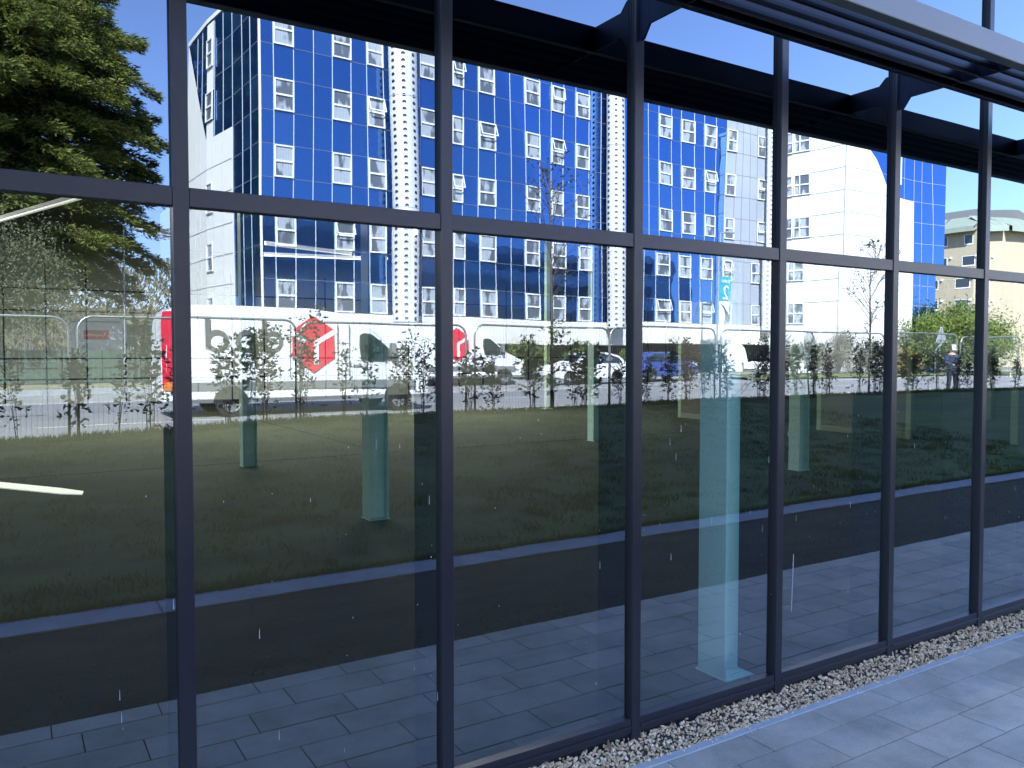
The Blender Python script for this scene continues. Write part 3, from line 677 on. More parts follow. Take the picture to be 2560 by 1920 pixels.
def van(loc, label):
    t = thing('parcel_van', label, 'van', loc, 0, 'white parcel vans with a red cube')
    W = 1.0; prof = [(0, .42), (-.02, .9), (.0, 1.6), (.05, 2.35), (.14, 2.62), (.35, 2.72), (1.5, 2.76), (3.6, 2.74), (4.5, 2.62), (5.0, 2.42), (5.35, 2.14), (5.75, 1.80), (6.1, 1.50), (6.5, 1.33), (6.85, 1.16), (7.0, .95), (7.04, .6), (6.98, .36), (5.6, .36), (1.6, .36)]
    def wid(x, z): return W*(1-.09*max(0, (z-1.3)/1.4))*(1-.08*max(0, (x-5.9)/1.1))
    b = MB(); loft(b, prof, wid); b.build('body', M['vanwhite'], t, bevel=.03)
    y = W+.003
    def yy(z): return W*(1-.09*max(0, (z-1.3)/1.4))
    def slab(pts, m, nm, off=.004, th=.006):
        b = MB(); b.face([(x, yy(z)+off+th, z) for x, z in pts]); b.face([(x, yy(z)+off-.02, z) for x, z in pts][::-1])
        for i in range(len(pts)):
            (xa, za), (xb, zb) = pts[i], pts[(i+1) % len(pts)]; b.face([(xa, yy(za)+off+th, za), (xa, yy(za)+off-.02, za), (xb, yy(zb)+off-.02, zb), (xb, yy(zb)+off+th, zb)])
        return b.build(nm, m, t)
    slab([(4.95, 1.38), (4.9, 1.75), (4.93, 2.05), (5.05, 2.1), (5.25, 2.08), (5.55, 1.86), (5.98, 1.50), (5.99, 1.42), (5.5, 1.36)], M['carglass'], 'side_window')
    # windscreen on the sloping front
    b = MB(); b.face([(5.26, -.80, 2.235), (6.08, -.84, 1.545), (6.08, .84, 1.545), (5.26, .80, 2.235)]); b.build('windscreen', M['carglass'], t); t.children
    slab([(.25, .36), (.25, .46), (6.9, .46), (6.98, .36)], M['vangrey'], 'sill_trim', .004, .02)
    slab([(.25, .66), (.25, .86), (6.5, .86), (6.5, .66)], M['vangrey'], 'rubbing_strip', .004, .02)
    slab([(-.01, .75), (-.01, 2.35), (.04, 2.58), (.30, 2.62), (.24, 1.9), (.30, .75)], M['vanred'], 'red_rear_panel')
    slab([(.02, .70), (.02, .90), (.24, .90), (.24, .70)], M['orange'], 'tail_light', .012, .02)
    # red cube emblem (outline as it stands on the side)
    cx, cz, R = 3.64, 1.80, .74
    hx = [(cx+R*.90*math.sin(a), cz+R*math.cos(a)) for a in [i*PI/3 for i in range(6)]]
    emb = slab(hx, M['vanred'], 'cube_emblem', .006, .004)
    b = MB()
    def bar(p, q, w):
        d = Vector((q[0]-p[0], q[1]-p[1])).normalized(); n = Vector((-d.y, d.x))*w/2
        c = [(p[0]+n.x, p[1]+n.y), (q[0]+n.x, q[1]+n.y), (q[0]-n.x, q[1]-n.y), (p[0]-n.x, p[1]-n.y)]
        b.prism([(x, yy(z)+.012, z) for x, z in c], (0, .006, 0))
    bar((cx-.67, cz+.34), (cx-.22, cz+.08), .15); bar((cx+.66, cz+.37), (cx+.06, cz+.03), .13); bar((cx+.07, cz+.07), (cx+.07, cz-.52), .13)
    b.build('cube_lines', M['vanwhite'], emb)
    # three round letters: d, p, d read from the street; built as rings with stems
    b = MB(); yl = yy(1.9)+.012; r = .28; wv = .11
    for (lx, stem, up) in ((1.27, -1, 1), (1.93, 1, -1), (2.56, -1, 1)):
        ringpoly(b, lx, 1.86, r, wv, yl, sx=.92)
        sxp = lx+stem*(r*.92-wv/2); z0, z1 = (1.66, 2.42) if up > 0 else (1.30, 2.06)
        b.box(sxp-wv/2, sxp+wv/2, yl-.001, yl+.007, z0, z1)
    b.build('lettering', M['lettergrey'], t)
    # arches, wheels, mirror, handle, lamps
    for wx in (1.55, 5.95):
        b = MB(); b.prism([(wx+.41*math.cos(i*PI/12), -1.005, .34+.41*math.sin(i*PI/12)) for i in range(13)], (0, 2.04, 0)); b.build('wheel_arch', M['tyre'], t)
        for s in (-1, 1): wheel(t, wx, s*.93, .34, .235, s)
    b = MB(); b.box(5.72, 5.86, 1.0, 1.24, 1.48, 1.86); b.build('mirror', M['vangrey'], t, bevel=.04)
    b = MB(); b.box(4.72, 4.90, .985, 1.02, 1.22, 1.26); b.build('door_handle', M['vangrey'], t)
    for s in (-1, 1):
        b = MB(); b.box(6.72, 7.0, s*.80-.13, s*.80+.13, .95, 1.18); b.build('headlight', M['plate'], t, bevel=.03)
    b = MB(); b.box(7.03, 7.06, -.28, .28, .52, .63); b.build('number_plate', M['plate'], t)
    b = MB()
    for x in (3.0, 4.3, 4.62): b.box(x-.006, x+.006, .93, 1.004, .97, 2.3)
    b.build('door_seams', M['vangrey'], t)
    return t
v1 = van((3.12, -19.1, road_z(-18.1)), 'white parcel van with grey lettering and a large red cube, nearest in the road')
v2 = copy_tree(v1); [bpy.data.objects.remove(c) for c in list(v2.children) if c.name.startswith(('lettering', 'red_rear', 'tail_light', 'door_seams'))]; v2.location = (13.3, -30.2, road_z(-29.6)); tag(v2, 'second white parcel van, farther off and half behind the first one\'s nose', 'van', 'white parcel vans with a red cube')
def car(loc, label, m, L=4.2, flip=False, suv=False):
    """nose towards -x unless flipped"""
    t = thing('parked_car', label, 'car', loc, PI if flip else 0, 'cars on the far side of the road'); H = 1.52 if suv else 1.44
    k = L/4.2; prof = [(0, .35), (-.02, .6), (.08, .80), (.5, .93), (.95, 1.0), (1.25, 1.12), (1.72, H-.06), (2.1, H), (3.0, H-.02), (3.6, H-.16), (3.95, 1.05), (4.15, .95), (4.2, .6), (4.15, .33), (3.7, .26), (.5, .24)]
    prof = [(x*k-L/2, z) for x, z in prof]
    def wid(x, z): return .86*(1-.22*max(0, (z-.95)/.6))
    b = MB(); loft(b, prof, wid); b.build('body', m, t, bevel=.02)
    for s in (-1, 1):
        b = MB()
        pts = [(1.32, 1.04), (1.78, H-.15), (2.42, H-.10), (2.42, 1.02)]; pts2 = [(2.50, 1.02), (2.50, H-.10), (3.1, H-.12), (3.55, H-.28), (3.70, 1.03)]
        for P in (pts, pts2):
            P = [(x*k-L/2, z) for x, z in P]; f = [(x, s*(wid(x, z)+.004), z) for x, z in P]; b.face(f if s < 0 else f[::-1])
        b.build('side_windows', M['carglass'], t)
    b = MB(); f = [((1.24)*k-L/2-.015, -.70, 1.14), (1.24*k-L/2-.015, .70, 1.14), (1.66*k-L/2-.015, .60, H-.09), (1.66*k-L/2-.015, -.60, H-.09)]; b.face(f); b.build('windscreen', M['carglass'], t)
    for wx in (.78, 3.35):
        b = MB(); b.prism([(wx*k-L/2+.36*math.cos(i*PI/12), -.868, .30+.37*math.sin(i*PI/12)) for i in range(13)], (0, 1.736, 0)); b.build('wheel_arch', M['tyre'], t)
        for s in (-1, 1): wheel(t, wx*k-L/2, s*.79, .31, .19, s)
    for s in (-1, 1):
        b = MB(); b.box(-L/2-.01, -L/2+.3, s*.64-.14, s*.64+.14, .68, .82); b.build('headlight', M['plate'], t, bevel=.04)
    b = MB(); b.box(-L/2-.04, -L/2-.015, -.26, .26, .42, .53); b.build('number_plate', M['plate'], t)
    b = MB(); b.box(-L/2-.02, -L/2+.15, -.7, .7, .26, .42); b.build('bumper', M['vangrey'], t, bevel=.03)
    return t
car((23.6, -28.9, road_z(-28.9)), 'white car with sloping bonnet on the far lane, below the yellow green bushes', M['vanwhite'], 4.5, suv=True)
car((27.6, -27.9, road_z(-27.9)), 'blue hatchback mostly hidden by shrubs, right of the white car', M['carblue'], 3.9, flip=True)

# ------------------------------------------------------------------ the blue and white apartment block
apt = thing('apartment_block', 'five storey apartment block of blue glass panels and white curved walls', 'building')
UC = [(.255, 34.45), (.263, 34.5), (.45, 34.9), (.6, 35.4), (.75, 36.1), (.95, 36.6), (1.15, 36.9), (1.18, 36.5), (1.224, 35.3), (1.273, 34.2), (1.3726, 32.0), (1.704, 32.1)]
def DU(u):
    for (a, da), (b_, db) in zip(UC, UC[1:]):
        if u <= b_: return da+(db-da)*(u-a)/(b_-a)
    return UC[-1][1]
LF = [(9.073, 34.5), (8.86, 38.0), (8.42, 41.0), (8.20, 44.6)]
def LS(s):
    for (xa, da), (xb, db) in zip(LF, LF[1:]):
        L = math.hypot(xb-xa, db-da)
        if s <= L or (xb, db) == LF[-1]: f = s/L; return xa+(xb-xa)*f, da+(db-da)*f
        s -= L
LTOT = sum(math.hypot(b_[0]-a[0], b_[1]-a[1]) for a, b_ in zip(LF, LF[1:]))
def base_pt(fam, u):
    if fam == 'M': D = DU(u); return Vector((u*D, 2.5-D, 0))
    x, D = LS(u); return Vector((x, 2.5-D, 0))
def nrm(fam, u):
    e = .004 if fam == 'M' else .2
    a, b_ = base_pt(fam, u-e if fam == 'M' else max(0, u-e)), base_pt(fam, u+e if fam == 'M' else min(LTOT, u+e)); d = (b_-a).normalized()
    n = Vector((-d.y, d.x, 0))
    return n if fam == 'M' else -n
def FP(fam, u, z, off=0):
    p = base_pt(fam, u)+nrm(fam, u)*off; p.z = z; return p
Z0, PR = 3.47, 1.375; ZR = [Z0+PR*i for i in range(11)]; ZTOP = ZR[10]+.05
WCOL = [(.280, .304), (.356, .382), (.405, .428), (.476, .500), (.527, .546), (.571, .596), (.644, .669), (.691, .715), (.739, .764), (.806, .829), (.901, .931), (.953, .980), (1.002, 1.029), (1.054, 1.077), (1.132, 1.155)]
edges = [.263, .280, .304, .330, .356, .382, .405, .428, .445, .463, .476, .500, .513, .527, .546, .571, .596, .620, .644, .669, .691, .715, .739, .764, .786, .806, .829, .853, .877, .901, .931, .953, .980, 1.002, 1.029, 1.054]
def panels(name, fam, us, z0, rows, m, parent, off=0, gap=.0, split=True):
    b = MB()
    for a, c in zip(us, us[1:]):
        for i, (za, zb) in enumerate(zip(rows, rows[1:])):
            b.face([FP(fam, a, za, off), FP(fam, c, za, off), FP(fam, c, zb, off), FP(fam, a, zb, off)])
    return b.build(name, m, parent)
panels('blue_wall', 'M', edges, 0, ZR, M['blue'], apt)
uw = [1.054, 1.077, 1.094, 1.113, 1.132, 1.155, 1.18]; panels('pale_wall', 'M', uw, 0, ZR, M['whiteshade'], apt)
uw2 = [1.18, 1.2, 1.224, 1.273, 1.305, 1.34, 1.3726]; panels('white_wall', 'M', uw2, 0, [.3, 1.2]+ZR, M['white'], apt)
uR = [1.3726, 1.405, 1.4455, 1.4862, 1.5090, 1.5424, 1.5700, 1.609, 1.6353, 1.668, 1.704]
panels('blue_end_wall', 'M', uR, 0, [.3, 1.2, 2.4]+ZR, M['blue'], apt)
# white sheet with the arc top and the square shoulder, standing just proud of the blue
def arcz(u):
    tab = [(1.3726, 99), (1.4445, 14.47), (1.4686, 13.9), (1.4862, 13.15), (1.4966, 12.65), (1.5132, 11.74), (1.5150, 11.72), (1.607, 11.68), (1.6071, 0)]
    if u < 1.4445: return ZTOP if u < 1.40 else ZTOP-(u-1.40)/(1.4445-1.40)*(ZTOP-14.47) if False else min(ZTOP, 14.47+(1.4445-u)*75)
    for (a, za), (b_, zb) in zip(tab[1:], tab[2:]):
        if u <= b_: return za+(zb-za)*(u-a)/(b_-a)
    return 0
b = MB(); n = 60; off = .05
for i in range(n):
    a = 1.3726+(1.6069-1.3726)*i/n; c = 1.3726+(1.6069-1.3726)*(i+1)/n
    b.face([FP('M', a, .3, off), FP('M', c, .3, off), FP('M', c, arcz(c), off), FP('M', a, arcz(a), off)])
    b.face([FP('M', a, arcz(a), off), FP('M', c, arcz(c), off), FP('M', c, arcz(c), 0), FP('M', a, arcz(a), 0)])
b.face([FP('M', 1.6069, .3, off), FP('M', 1.6069, .3, 0), FP('M', 1.6069, 11.68, 0), FP('M', 1.6069, 11.68, off)])
b.build('white_end_wall', M['white'], apt)
# window-like light slot of the upper right blue part
b = MB(); b.face([FP('M', 1.519, 12.6, .03), FP('M', 1.557, 12.6, .03), FP('M', 1.557, 14.9, .03), FP('M', 1.519, 14.9, .03)]); b.build('pale_slot', M['jointw'], apt)
sL = [0, 1.0, 2.1, 3.5, 4.6, 5.7, 6.6, 7.6, 8.5, LTOT]
panels('blue_side_wall', 'L', sL, 0, ZR, M['blue'], apt)
b = MB(); n = 40; za = 11.72
def lz(s): return za if s < 6.6 else min(ZTOP, za+(s-6.6)/(LTOT-6.6)*(ZTOP-za+.1))
for i in range(n):
    a = 3.5+(LTOT-3.5)*i/n; c = 3.5+(LTOT-3.5)*(i+1)/n
    b.face([FP('L', a, .3, .05), FP('L', c, .3, .05), FP('L', c, lz(c), .05), FP('L', a, lz(a), .05)])
b.face([FP('L', 3.5, .3, .05), FP('L', 3.5, .3, 0), FP('L', 3.5, za, 0), FP('L', 3.5, za, .05)])
for (z0, z1) in ((13.9, ZTOP-.15), (11.72, 12.5)): b.face([FP('L', 5.7, z0, .045), FP('L', 6.6, z0, .045), FP('L', 6.6, z1, .045), FP('L', 5.7, z1, .045)])
b.build('white_side_wall', M['white'], apt)
# joints
def vbar(b, fam, u, z0, z1, w=.03, off=.012, mi=0):
    p = FP(fam, u, 0); n = nrm(fam, u); d = Vector((n.y, -n.x, 0))*w/2
    q = [p-d, p+d, p+d+n*off, p-d+n*off]; b.prism([(v.x, v.y, z0) for v in q], (0, 0, z1-z0), mi)
def hbar(b, fam, us, z, w=.022, off=.012, mi=0, o0=.0):
    for a, c in zip(us, us[1:]):
        P = [FP(fam, a, z-w/2, o0+off), FP(fam, c, z-w/2, o0+off), FP(fam, c, z+w/2, o0+off), FP(fam, a, z+w/2, o0+off)]; b.face(P, mi)
        Q = [FP(fam, a, z-w/2, o0), FP(fam, c, z-w/2, o0)]; b.face([Q[0], Q[1], P[1], P[0]], mi)
b = MB()
for u in edges[1:]: vbar(b, 'M', u, Z0, ZTOP, .030, .014, 0)
for u in uR[4:-1]: vbar(b, 'M', u, Z0 if u > 1.607 else max(arcz(u), Z0), ZTOP, .022, .014, 3)
for s in sL[1:-1]: vbar(b, 'L', s, Z0 if s < 3.4 else lz(s), ZTOP, .04, .014, 0)
vbar(b, 'M', .264, Z0, ZTOP, .09, .05, 2)
for z in ZR[1:]:
    hbar(b, 'M', edges, z, .022, .008, 1); hbar(b, 'M', uR, z, .018, .010, 3); hbar(b, 'L', sL, z, .03, .008, 1)
    hbar(b, 'M', uw, z, .02, .010, 1); hbar(b, 'M', uw2, z, .03, .012, 1)
    if z < 14: hbar(b, 'M', [u for u in [1.3726+i*(1.6069-1.3726)/16 for i in range(17)] if arcz(u) >= z-.01 or u < 1.45], z, .025, .010, 1, .05) if z < 11.8 else hbar(b, 'M', [1.3726, 1.4, 1.43, 1.46, 1.483 if z < 13.2 else 1.47], z, .025, .010, 1, .05)
    if z < 11.6: hbar(b, 'L', [3.5, 4.6, 5.7, 6.6, 7.6, 8.6, LTOT], z, .03, .008, 1, .05)
for u in uw[1:]: vbar(b, 'M', u, Z0, ZTOP, .02, .012, 1)
for u in uw2[1:-1]: vbar(b, 'M', u, .4, ZTOP, .02, .015, 3)
for u in (1.405, 1.4455, 1.4862): vbar(b, 'M', u, .4, min(arcz(u), ZTOP), .018, .064, 3)
for u in (1.535, 1.575): vbar(b, 'M', u, .4, 11.6, .018, .064, 3)
vbar(b, 'M', 1.3726, .4, ZTOP, .05, .07, 3); 
for s in (4.6, 5.7, 6.6, 7.6, 8.5): vbar(b, 'L', s, .4, lz(s), .02, .062, 3)
b.build('panel_joints', [M['jointw'], M['joint'], M['cream'], M['jsoft']], apt)
# parapet trim
b = MB()
for fam, us in (('M', edges+uw[1:]+uw2[1:]+uR[1:]), ('L', sL)):
    for a, c in zip(us, us[1:]):
        P = [FP(fam, a, ZTOP-.06, .08), FP(fam, c, ZTOP-.06, .08), FP(fam, c, ZTOP+.14, .08), FP(fam, a, ZTOP+.14, .08)]; b.face(P); b.face([P[3], P[2], FP(fam, c, ZTOP+.14, -.3), FP(fam, a, ZTOP+.14, -.3)])
b.build('parapet', M['frame'], apt)
# solid mass behind the faces and roof
us = edges+uw[1:]+uw2[1:]+uR[1:]; b = MB()
ring = [FP('M', u, ZTOP-.1, -.12) for u in us]+[Vector((56, -45, ZTOP-.1)), Vector((9.5, -45, ZTOP-.1)), FP('L', LTOT, ZTOP-.1, -.12), FP('L', 6.6, ZTOP-.1, -.12), FP('L', 3.5, ZTOP-.1, -.12)]
b.face(ring); b.face([Vector((54.7, -29.6, .0)), Vector((56, -45, 0)), Vector((56, -45, ZTOP)), Vector((54.7, -29.6, ZTOP))]); b.face([Vector((56, -45, 0)), Vector((9.5, -45, 0)), Vector((9.5, -45, ZTOP)), Vector((56, -45, ZTOP))])
b.face([Vector((9.5, -45, 0)), FP('L', LTOT, 0), FP('L', LTOT, ZTOP), Vector((9.5, -45, ZTOP))])
b.build('roof', M['roofgrey'], apt)
# podium band, car-park recess and low white wall
um = [.263+i*(1.18-.263)/24 for i in range(25)]; b = MB()
for a, c in zip(um, um[1:]):
    zb = 2.2 if a > .59 else 2.2
    b.face([FP('M', a, zb, .06), FP('M', c, zb, .06), FP('M', c, Z0-.02, .10), FP('M', a, Z0-.02, .10)], 0)
    b.face([FP('M', a, Z0-.02, .10), FP('M', c, Z0-.02, .10), FP('M', c, Z0-.02, 0), FP('M', a, Z0-.02, 0)], 0)
    b.face([FP('M', a, zb, .06), FP('M', a, zb, -3), FP('M', c, zb, -3), FP('M', c, zb, .06)], 0)
b.build('podium_band', M['cream'], apt)
b = MB()
for a, c in zip(um, um[1:]): b.face([FP('M', a, .2, -3), FP('M', c, .2, -3), FP('M', c, 2.2, -3), FP('M', a, 2.2, -3)])
for u in (.33, .45, .575, .665, .77, .86, .95): vbar(b, 'M', u, .2, 2.19, .35, .0)
b.build('recess_wall', M['recess'], apt)
b = MB()
for a, c in zip(um, um[1:]):
    if c < 1.02 or a > 1.085:
        b.face([FP('M', a, .62, .3), FP('M', c, .62, .3), FP('M', c, 1.05, .3), FP('M', a, 1.05, .3)], 0); b.face([FP('M', a, 1.05, .3), FP('M', c, 1.05, .3), FP('M', c, 1.05, .1), FP('M', a, 1.05, .1)], 0)
        b.face([FP('M', a, .38, .26), FP('M', c, .38, .26), FP('M', c, .62, .26), FP('M', a, .62, .26)], 1)
b.build('low_wall', [M['white'], M['vangrey']], apt)
b = MB(); b.face([FP('M', 1.058, .2, .05), FP('M', 1.13, .2, .05), FP('M', 1.115, 1.9, .05), FP('M', 1.105, 2.2, .05), FP('M', 1.058, 2.2, .05)]); b.face([FP('M', 1.13, .2, .05), FP('M', 1.18, .2, .05), FP('M', 1.18, 1.1, .05), FP('M', 1.13, 1.1, .05)])
b.build('corner_wall', M['white'], apt)
# windows: frame with the two lights, pane as sub-part; some upper sashes tipped open
random.seed(5)
def window(fam, ua, ub, zb, openw=False, wide=False, off0=.03):
    pa, pb = FP(fam, ua, 0, off0), FP(fam, ub, 0, off0); c = (pa+pb)/2; W = (pb-pa).length; d = (pb-pa).normalized()
    n = Vector((-d.y, d.x, 0)) if fam == 'M' else Vector((d.y, -d.x, 0))
    b = MB(); hw, H, t = W/2, PR-.04, .06
    R = Matrix((( d.x, n.x, 0, c.x), (d.y, n.y, 0, c.y), (0, 0, 1, zb+.02), (0, 0, 0, 1)))
    tf = lambda p: p
    b.box(-hw, hw, 0, .06, 0, t); b.box(-hw, hw, 0, .06, H-t, H); b.box(-hw, -hw+t, 0, .06, t, H-t); b.box(hw-t, hw, 0, .06, t, H-t)
    b.box(-hw+t, hw-t, 0, .06, H*.47, H*.47+t*1.3)
    if wide: b.box(-hw*.28, -hw*.28+t, 0, .06, t, H*.47); b.box(-hw*.28, -hw*.28+t, 0, .06, H*.47+t*1.3, H-t)
    if openw:
        a = math.radians(random.uniform(9, 20)); z0, z1 = H*.50, H-t*.4
        rot = lambda p: Vector((p.x, .07+(z1-p.z)*math.sin(a)+(p.y)*math.cos(a), z1-(z1-p.z)*math.cos(a)))
        for q in ((-hw+.01, hw-.01, z0, z0+.05), (-hw+.01, hw-.01, z1-.05, z1), (-hw+.01, -hw+.055, z0+.05, z1-.05), (hw-.055, hw-.01, z0+.05, z1-.05)): b.box(q[0], q[1], 0, .03, q[2], q[3], 0, rot)
    o = b.build('window', M['frame'], apt); o.matrix_world = R
    g = MB(); g.face([(-hw+t, .012, t), (hw-t, .012, t), (hw-t, .012, H*.47), (-hw+t, .012, H*.47)]); g.face([(-hw+t, .012, H*.47+t*1.3), (hw-t, .012, H*.47+t*1.3), (hw-t, .012, H-t), (-hw+t, .012, H-t)])
    p = g.build('pane', M['curtain'], o); return o
OPEN = {(2, 6), (5, 6), (7, 6), (4, 4), (12, 6), (4, 8), (14, 6), (14, 4), (12, 0), (10, 0), (1, 2), (7, 8), (13, 2)}
for ci, (ua, ub) in enumerate(WCOL):
    for r in (0, 2, 4, 6, 8): window('M', ua, ub, ZR[r], (ci, r) in OPEN)
for r in (0, 2, 4, 6, 8):
    window('M', 1.2265, 1.2715, ZR[r], False, True); window('M', 1.197, 1.2235, ZR[r], r in (6,))
for zb in (12.52,): window('L', 5.72, 6.58, zb, off0=.07)
for zb in (15.3, 8.3, 5.55, 3.0): window('L', 5.75, 6.5, zb-.3 if zb > 15 else zb, off0=.07)
# perforated silver tubes over the full height
def tube_mat():
    m, t, b = nmat('perforated_white_metal'); uv = t.nodes.new('ShaderNodeUVMap'); sp = t.nodes.new('ShaderNodeVectorMath'); sp.operation = 'FRACTION'
    sc = t.nodes.new('ShaderNodeVectorMath'); sc.operation = 'SUBTRACT'; sc.inputs[1].default_value = (.5, .5, 0)
    t.links.new(uv.outputs[0], sp.inputs[0]); t.links.new(sp.outputs[0], sc.inputs[0]); mu_ = t.nodes.new('ShaderNodeVectorMath'); mu_.operation = 'MULTIPLY'; mu_.inputs[1].default_value = (.46, .31, 0); t.links.new(sc.outputs[0], mu_.inputs[0]); ln = t.nodes.new('ShaderNodeVectorMath'); ln.operation = 'LENGTH'; t.links.new(mu_.outputs[0], ln.inputs[0])
    gt = t.nodes.new('ShaderNodeMath'); gt.operation = 'GREATER_THAN'; gt.inputs[1].default_value = .085; t.links.new(ln.outputs['Value'], gt.inputs[0])
    b.inputs['Base Color'].default_value = (.74, .74, .76, 1); b.inputs['Metallic'].default_value = .2; b.inputs['Roughness'].default_value = .4
    tr = t.nodes.new('ShaderNodeBsdfTransparent'); mx_ = t.nodes.new('ShaderNodeMixShader'); o = t.nodes['Material Output']
    t.links.new(gt.outputs[0], mx_.inputs[0]); t.links.new(tr.outputs[0], mx_.inputs[1]); t.links.new(b.outputs[0], mx_.inputs[2]); t.links.new(mx_.outputs[0], o.inputs[0]); return m
TM = tube_mat(); TI = mat('tube_lining', (.42, .43, .45), .6, .1)
for (ua, ub) in ((.429, .462), (.786, .813), (1.153, 1.177)):
    c = FP('M', (ua+ub)/2, 0, .62); r = (FP('M', ub, 0)-FP('M', ua, 0)).length/2; n = 28; z0, z1 = Z0-.35, ZTOP+.3
    ncol = round(2*PI*r/.46); nrow = round((z1-z0)/.31)
    me = bpy.data.meshes.new('perforated_tube'); v = []; f = []; uvs = []
    for i in range(n+1):
        a = 2*PI*i/n
        for z in (z0, z1): v.append((c.x+r*math.cos(a), c.y+r*math.sin(a), z))
    for i in range(n):
        f.append((2*i, 2*i+2, 2*i+3, 2*i+1)); uvs += [(i/n*ncol, 0), ((i+1)/n*ncol, 0), ((i+1)/n*ncol, nrow), (i/n*ncol, nrow)]
    me.from_pydata(v, [], f); ul = me.uv_layers.new(name='UVMap')
    for i, q in enumerate(uvs): ul.data[i].uv = q
    for p in me.polygons: p.use_smooth = True
    me.materials.append(TM); o = bpy.data.objects.new('perforated_tube', me); COL.objects.link(o); o.parent = apt
    b = MB(); b.tube([(c.x, c.y, z0+.02), (c.x, c.y, z1)], r*.86, 20); 
    for z in (z0+.03, z0+5, z0+10, z1-.03): b.tube([(c.x, c.y, z-.02), (c.x, c.y, z+.02)], r*1.01, 24)
    b.build('tube_lining', TI, o)
    b = MB(); vbar(b, 'M', ub+.004, Z0, ZTOP, .28, .10); b.build('tube_shadow_strip', mat('teal_tube_shadow', (.05, .16, .22), .4), apt)  # dark teal strip painted in as the tube's shadow on the wall
text_mesh('wall_lettering', 'First Choice House', .50, M['lettergrey'], apt, faceY(*FP('M', 1.036, 0, .22).xy, 2.42) @ Matrix.Rotation(0, 4, 'Y'), .01, (.72, .8))

# ------------------------------------------------------------------ things along the far side
def street_pole(x, y, h, label, arm=None):
    t = thing('street_lamp', label, 'lamp post', (x, y, road_z(y)), 0, 'street lamps'); b = MB(); b.tube([(0, 0, 0), (0, 0, 1.2), (0, 0, 1.25), (0, 0, h)], [.09, .09, .055, .045], 8); b.build('post', M['signgrey'], t)
    b = MB(); b.tube([(0, 0, h), (.35, .1, h+.05)], .03, 6); b.build('arm', M['signgrey'], t)
    b = MB(); b.box(.3, .95, 0, .22, h-.02, h+.10); b.build('lamp_head', M['signgrey'], t, bevel=.03); return t
lp = street_pole(34.6, -30.6, 8.3, 'grey street lamp with a blue and white banner in front of the pale wall')
fl_ = MB(); n = 10; P = []
for i in range(n+1):
    q = i/n; P.append((.15+1.0*(1-.12*math.sin(q*3)), q))
z_a, z_b = 2.95, 5.75
for i in range(n):
    qa, qb = i/n, (i+1)/n; za_, zb_ = z_b+(z_a-z_b)*qa, z_b+(z_a-z_b)*qb
    fl_.prism([(.10, 0, za_), (P[i][0]-.1, .03*math.sin(qa*6), za_), (P[i+1][0]-.1, .03*math.sin(qb*6), zb_), (.10, 0, zb_)], (0, .01, 0), 0 if qa < .45 else 1)
bn = fl_.build('banner', [M['blueflag'], M['whiteflag']]); bn.location = lp.location
tag(bn, 'banner with Zone 2 in white on blue, hung from the street lamp', 'banner')
text_mesh('digit', '2', 1.15, M['whiteflag'], bn, faceY(.56, .05, 4.80), .006)
text_mesh('word', 'zone', .38, M['whiteflag'], bn, faceY(.56, .05, 5.52), .006)
b = MB()
for i in range(4): b.tube([(.2+.12*i, .06, 4.2-.12*i), (.45+.1*i, .06, 4.0-.1*i), (.62+.08*i, .06, 3.55), (.5+.12*i, .06, 3.05)], .018, 4)
b.build('swirl_lines', M['lettergrey'], bn)
street_pole(5.3, -44.5, 8.0, 'pale street lamp rising in front of the conifer')
# triangular sign seen from the back
t = thing('road_sign', 'back of a grey triangular road sign on a cranked post near the big bush', 'sign', (41.2, -21.3, road_z(-21.3)))
b = MB(); b.tube([(-.62, 0, 0), (-.62, 0, 1.62), (-.05, 0, 2.02), (0, 0, 2.1), (0, 0, 2.85)], .04, 8); b.build('post', M['galv'], t)
b = MB(); b.prism([(-.5, -.03, 2.04), (.5, -.03, 2.04), (.04, -.03, 2.88), (-.04, -.03, 2.88)], (0, -.02, 0)); pl = b.build('sign_plate', M['signgrey'], t, bevel=.01)
b = MB(); b.box(-.4, .4, -.028, -.01, 2.13, 2.17); b.box(-.15, .15, -.028, -.01, 2.58, 2.62); b.build('fixing_rail', M['galv'], pl)
b = MB(); b.box(0, .55, 0, .05, 0, .28, 0); b.box(.05, .5, .052, .056, .06, .11, 1); b.box(.05, .5, .052, .056, .17, .22, 1); b.box(.25, .3, -.04, 0, -1.9, .28, 2)
o = b.build('small_sign', [M['vanred'], M['plate'], M['galv']]); o.location = (43.0, -28.9, 2.26); tag(o, 'small red sign with white lines before the white wall', 'sign')
# hoarding, hut, cabin frame, mast
hd = thing('hoarding', 'long dark green site hoarding behind the road on the left', 'hoarding')
for i in range(12):
    x0 = -11+i*1.9; b = MB(); b.box(x0, x0+1.88, -45.5, -45.42, .25, 1.93); b.box(x0+.02, x0+1.86, -45.41, -45.39, .98, 1.02, 1); b.build('panel', [M['hoard'], M['injoint']], hd)
    b = MB(); b.box(x0-.10, x0+.02, -45.419, -45.3, .22, 1.98); b.build('post', M['hoard'], hd)
pf = thing('palisade_fence', 'row of pale steel pales showing above the hoarding', 'fence'); b = MB()
for i in range(150): b.box(-11+i*.14, -11+i*.14+.05, -46.6, -46.57, .2, 2.12)
b.box(-11, 10, -46.56, -46.53, 1.8, 1.85); b.build('pales', M['galv'], pf)
hut = thing('site_cabin', 'white cabin with a red name board above the hoarding', 'cabin', (4.35, -49.2, .2)); b = MB(); b.box(-1.25, 1.2, -1.5, 1.5, 0, 3.3); b.box(-1.35, 1.3, -1.6, 1.6, 3.36, 3.5); b.build('cabin_wall', M['white'], hut)
b = MB(); b.box(-.85, .45, 1.51, 1.56, 2.35, 2.85); nb = b.build('name_board', M['vanred'], hut)
